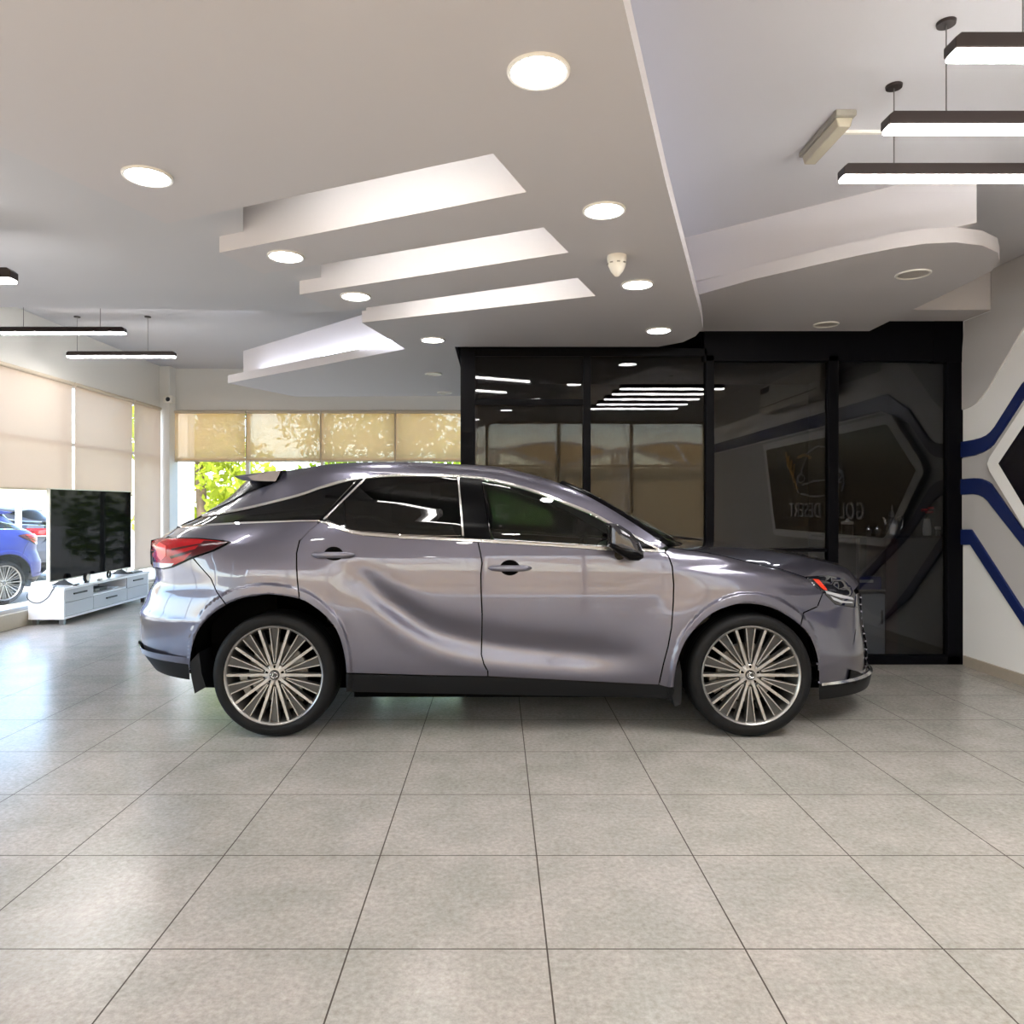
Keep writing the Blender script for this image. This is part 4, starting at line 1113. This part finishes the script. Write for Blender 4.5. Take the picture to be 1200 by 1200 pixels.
    lb = wrap([637,640,643,646], lambda py: 179.5, False, out=.010); fix_out(lb).build('light_bar', CM['redd'], root, smooth=180)
    sp = MB(); sec = [(331,551.5),(316,552.6),(300,554.6),(286,556.6),(275,558.3),(280,561),(286,563.3),(304,564),(322,564.2)]
    rows = []
    for y in (-.66,-.64,-.5,-.3,0,.3,.5,.64,.66):
        s_ = 1 if abs(y) < .65 else .7; e = .07*(1-(y/.66)**2)
        r = []
        for (px,py) in sec:
            u = pu(px, D0+.30); z = pz(py, D0+.30); k = (331-px)/56
            r.append((pu(331,D0+.3)+(u-pu(331,D0+.3))*s_-e*.5*k, y, z+.012*(1-(y/.66)**2)))
        rows.append(r+r[:1])
    sp.grid(rows); sp.add([r for r in rows[0][:-1]], [tuple(range(len(sec)))]); sp.add([r for r in rows[-1][:-1]], [tuple(range(len(sec)))])
    fix_out(sp, (pu(305,4.6),0,pz(560,4.6))).build('spoiler', pt, root, smooth=35)
    # --- nose
    sF = interp([(1002,697),(1003,712),(1004,735),(998,765),(993.5,790),(989,801)])
    fix_out(wrap([697+i*(802-697)/28 for i in range(29)], sF, True, out=-.003)).build('front_bumper', pt, root, smooth=180)
    gr = wrap([700+i*(794-700)/20 for i in range(21)], sF, True, out=.006)
    keep = MB(); n = len(gr.v)//21; vs = gr.v
    def okv(i):
        r_, c_ = divmod(i, n); y = abs(vs[i][1]); k = r_/20
        return y < .30+.22*abs(k-.35)**1.1*1.6
    keep.add(vs, [f for f in gr.f if all(okv(i) for i in f)])
    gr = fix_out(keep).build('grille', CM['blk'], root, smooth=180)
    bars = MB()
    for k in range(1, 20, 2):
        row = [vs[k*n+c] for c in range(n) if okv(k*n+c)]
        bars.tube([(p[0]-.002, p[1], p[2]) for p in row], .006, 6)
    bars.build('grille_bar', pt, gr)
    fix_out(wrap([802.5,806,810,814,818,820.5], lambda py: 960.5, True, out=.002)).build('front_lip', CM['clad'], root, smooth=180)
    fix_out(wrap([800.6,801.6,802.8,803.8], lambda py: 961, True, out=.014)).build('lip_strip', CM['chrome'], root, smooth=180)
    both([(995,784),(1003,786),(1010,790),(1007,796),(1001,801),(990,800.5),(993.5,793)], 'air_duct', CM['blk'], .2, 4, .012, .01)
    # --- wheel housings, underbody, mudflaps
    for arch in (RA, FA):
        for sgn in (-1, 1):
            pts = [hit(*p) for p in arch]
            lo = [(p[0], p[2]) for p in pts]; m = MB()
            rows = [[(a, pts[i][1]+.012, c) for i,(a,c) in enumerate(lo)], [(a, -HW+.42, c+.0) for a,c in lo]]
            m.grid(rows); m.add([(a,-HW+.42,c) for a,c in lo], [tuple(range(len(lo)))])
            if sgn > 0: m = mirror(m)
            m.build('wheel_housing', CM['inner'], root, smooth=60)
    ub = MB().box(pu(221,4.5), pu(985,4.5), -.52, .52, .2, .5).box(pu(410), pu(770), -HW+.16, HW-.16, .205, .42)
    ub.build('underbody', CM['inner'], root, smooth=0)
    for poly in ([(221,777),(223,795),(227,813.5),(240,806),(235,790),(232,765)], [(785,806),(791.5,829),(799,826),(800,790),(797,775),(791,790)]):
        for sgn in (-1, 1):
            m = MB().prism_y([(pu(x), pz(y)) for x,y in poly], -HW+.045, -HW+.27)
            if sgn > 0: m = mirror(m)
            m.build('mudflap', CM['clad'], root, smooth=0)
    # --- cabin
    cab = MB().box(-1.35, 1.15, -.74, .74, .42, .62).box(-1.75,-1.35,-.7,.7,.42,1.12)
    cab.build('cabin_floor', CM['inner'], root, smooth=0)
    dash = MB().prism_y([(.78,.6),(1.3,.6),(1.3,1.06),(1.0,1.12),(.8,1.06)], -.74, .74).build('dashboard', CM['seat'], root, smooth=0, bevel=.03)
    def seat(u, y0, y1, tilt, name='seat'):
        c = MB().prism_y([(u-.02,.62),(u+.5,.62),(u+.52,.78),(u+.44,.82),(u,.76)], y0, y1).build(name, CM['seat'], root, smooth=0, bevel=.04)
        MB().prism_y([(u-.02,.72),(u+.12,.76),(u+.12-tilt,1.26),(u+.02-tilt,1.30),(u-.08-tilt,1.26)], y0, y1).build('seat_back', CM['seat'], c, smooth=0, bevel=.04)
        if name == 'seat':
            ym = (y0+y1)/2; MB().prism_y([(u-.02-tilt,1.30),(u+.08-tilt,1.31),(u+.07-tilt,1.45),(u-.01-tilt,1.47),(u-.05-tilt,1.42)], ym-.13, ym+.13).build('headrest', CM['seat'], c, smooth=0, bevel=.03)
    seat(.0, -.66, -.16, .22); seat(.0, .16, .66, .22); seat(-1.05, -.66, .66, .2, 'rear_bench')
    sw = MB().tube([(.62+.05*sin(k*pi/12)*.9, .38+.18*cos(k*pi/12), .98+.165*sin(k*pi/12)) for k in range(24)], .014, 8, True)
    sw.build('steering_wheel', CM['blk'], root)
    hr = MB().grid([[(p[0], p[1]*-t*.97, p[2]-.05+.02*(1-t*t)) for t in [-1+2*j/10 for j in range(11)]] for p in roof_e]).build('headliner', CM['seat'], root)
    y = -HW+.028
    for u in (WR, WF):
        wheel(root, u, y, -1); wheel(root, u, -y, 1)
    return root
CAR = build_car()
# ------------------------------------------------------------------ outside: forecourt, canopies, trees, two parked cars
GZ = -.3
M['pave'] = P('pale_forecourt_paving', srgb(176,170,160), .8, noise=.12, nscale=3)
o = MB().box(-45, 45, -45, 60, GZ-.1, GZ).build('ground', M['pave'], smooth=0); S(o)
M['pole'] = P('white_painted_steel', srgb(240,240,238), .4)
m_, nt_, out_ = new_mat('sand_canopy_fabric'); M['fab'] = m_
d_ = nt_.nodes.new('ShaderNodeBsdfDiffuse'); d_.inputs[0].default_value = srgb(190,156,110)
t_ = nt_.nodes.new('ShaderNodeBsdfTranslucent'); t_.inputs[0].default_value = srgb(190,150,100)
x_ = nt_.nodes.new('ShaderNodeMixShader'); x_.inputs[0].default_value = .35
nt_.links.new(d_.outputs[0], x_.inputs[1]); nt_.links.new(t_.outputs[0], x_.inputs[2]); nt_.links.new(x_.outputs[0], out_.inputs[0])
def canopy(x0, x1, y0, y1, z0, rise, label):
    """tension fabric between an arched far edge and a dipping near edge, on white posts"""
    o = thing('car_park_canopy', label, 'canopy', ((x0+x1)/2,(y0+y1)/2,GZ), 0, 'car park canopies')
    h, q, n = (x1-x0)/2, (y1-y0)/2, 16
    def zz(a, b):
        far = z0+rise*(1-(2*a-1)**2); near = z0-.55*(1-abs(2*a-1)); return far*(1-b)+near*b-GZ
    MB().grid([[(-h+2*h*i/n, -q+2*q*j/6, zz(i/n, j/6)) for j in range(7)] for i in range(n+1)]).build('fabric', M['fab'], o)
    for b_ in (0, 1): MB().tube([(-h+2*h*i/n, -q+2*q*b_, zz(i/n, b_)+.02) for i in range(n+1)], .06, 8).build('edge_pipe', M['pole'], o)
    MB().tube([(0,-q,zz(.5,0)),(0,q,zz(.5,1))], .05, 8).build('ridge_pipe', M['pole'], o)
    for x in (-h, h):
        for y in (-q, q): MB().tube([(x,y,0),(x,y,z0-GZ+.03)], .06, 8).build('post', M['pole'], o)
    return o
cl = 'sand fabric car park canopy on white posts across the street, mirrored in the partition'
canopy(-3.5,-.15,-9.2,-7.3,2.88,.3,cl); canopy(.0,3.4,-9.2,-7.3,2.88,.3,cl); canopy(3.55,6.9,-9.2,-7.3,2.88,.3,cl)
canopy(-14,-10,10.5,15.5,2.3,.5,'sand fabric canopy on white posts outside the left windows, above the blue car')
MB().box(-40,40,-24.4,-24,GZ,3.2).build('wall_street', P('sand_render', srgb(206,184,150), .9), smooth=0)['kind'] = 'structure'
LEAF = []
for i,c in enumerate(((110,130,44),(140,150,52),(90,112,40))):
    m, nt, out = new_mat('leaves_%s' % ('olive','lime','deep')[i])
    d = nt.nodes.new('ShaderNodeBsdfDiffuse'); d.inputs[0].default_value = srgb(*c)
    t = nt.nodes.new('ShaderNodeBsdfTranslucent'); t.inputs[0].default_value = srgb(min(255,c[0]+50),min(255,c[1]+50),c[2])
    x = nt.nodes.new('ShaderNodeMixShader'); x.inputs[0].default_value = .45
    nt.links.new(d.outputs[0], x.inputs[1]); nt.links.new(t.outputs[0], x.inputs[2]); nt.links.new(x.outputs[0], out.inputs[0]); LEAF.append(m)
M['bark'] = P('bark', srgb(96,78,60), .9, noise=.3)
def tree(x, y, h, r, k, label):
    o = thing('tree', label, 'tree', (x,y,GZ), 0, 'trees behind the showroom')
    MB().tube([(0,0,0),(.05,.02,h*.3),(-.03,0,h*.55),(0,0,h*.85)], [.16,.13,.10,.03], 10).build('trunk', M['bark'], o)
    cl = MB()
    blobs = [(rnd.uniform(-1,1)*r*.7, rnd.uniform(-1,1)*r*.6, h*rnd.uniform(.25,.95), r*rnd.uniform(.3,.55)) for _ in range(16)]
    for i in range(2600):
        b = blobs[i % 16]; d = Vector((rnd.gauss(0,1),rnd.gauss(0,1),rnd.gauss(0,1))).normalized()*b[3]*rnd.uniform(.6,1)
        c = Vector((b[0],b[1],b[2]))+d
        a = Vector((rnd.gauss(0,1),rnd.gauss(0,1),rnd.gauss(0,1))).normalized(); q = a.orthogonal().normalized(); s_ = rnd.uniform(.07,.14)
        cl.add([c-a*s_, c+q*s_*.5, c+a*s_, c-q*s_*.5], [(0,1,2,3)])
    cl.build('crown', LEAF[k], o, smooth=0)
tl_ = ['olive green tree outside the back windows, by the white post', 'lime green tree outside the back windows, behind the roof spoiler', 'deep green tree outside the back windows, above the car roof',
       'tall lime tree outside behind the third back blind', 'deep green tree outside beside the partition post']
for i,(x,y,h,r,k) in enumerate(((-6.8,17,4.6,1.6,1),(-5.0,22,5.4,2.0,0),(-2.2,17.2,4.2,1.7,2),(-.2,22.4,5.6,2.1,1),(2.4,17,5.0,1.8,2))): tree(x,y,h,r,k,tl_[i])
ps = thing('square_post', 'white square post standing outside the first back window', 'post', (at_y(214,560,14.5)[0],14.5,GZ))
MB().box(-.16,.16,-.16,.16,0,4.6).build('shaft', M['pole'], ps, smooth=0); MB().box(-.22,.22,-.22,.22,0,.25).build('base', M['stone'], ps, smooth=0)
# parked cars outside the left windows: the same body in other colours
def paint(name, col, metal=.5):
    return P(name, col, .42, metal=metal, coat=.15)
PB, PD = paint('royal_blue_car_paint', srgb(9,28,112), .2), paint('graphite_car_paint', srgb(84,86,96))
def parked(pos, rz, mat, label):
    c = copy_tree(CAR, None, {'lilac_grey_car_paint': mat}); c.location = pos; c.rotation_euler = (0,0,rz); c['label'] = label; return c
b = parked((-9.49,11.43,GZ), RAD(250), PB, 'royal blue car parked outside the left windows, its rear wheel showing')
d = parked((-12.07,16.4,GZ), RAD(190), PD, 'graphite car parked outside behind the blue car, only its tail showing')

# ------------------------------------------------------------------ daylight, camera, exposure
wd = bpy.data.worlds.new('World'); SC.world = wd; wd.use_nodes = True
nt = wd.node_tree; nt.nodes.clear()
ow = nt.nodes.new('ShaderNodeOutputWorld'); bg = nt.nodes.new('ShaderNodeBackground'); sk = nt.nodes.new('ShaderNodeTexSky')
sk.sky_type = 'NISHITA'; sk.sun_disc = False; sk.sun_elevation = RAD(52); sk.sun_rotation = RAD(200); sk.air_density = 1.0; sk.dust_density = 1.5
bg.inputs[1].default_value = 1.3
nt.links.new(sk.outputs[0], bg.inputs[0]); nt.links.new(bg.outputs[0], ow.inputs[0])
sun = bpy.data.lights.new('sun', 'SUN'); sun.energy = 13; sun.angle = RAD(1); sun.color = (1,.95,.86)
so = bpy.data.objects.new('sun', sun); COL.objects.link(so); so.rotation_euler = (RAD(27), RAD(12), 0)
cam = bpy.data.cameras.new('camera'); co = bpy.data.objects.new('camera', cam); COL.objects.link(co)
co.location = (0,0,EYE); co.rotation_euler = (pi/2,0,0)
cam.sensor_width = 36; cam.sensor_fit = 'HORIZONTAL'; cam.lens = FPX/1200*36
cam.shift_x = (600-CX)/1200; cam.shift_y = -(600-CY)/1200; cam.clip_start = .05
SC.camera = co
SC.view_settings.view_transform = 'Standard'; SC.view_settings.look = 'None'; SC.view_settings.gamma = 1; SC.view_settings.exposure = 0.03
SC.view_settings.use_curve_mapping = False
SC.cycles.max_bounces = 10; SC.cycles.transparent_max_bounces = 24; SC.cycles.diffuse_bounces = 5; SC.cycles.glossy_bounces = 5
SC.cycles.sample_clamp_indirect = 8; SC.cycles.caustics_reflective = False; SC.cycles.caustics_refractive = False
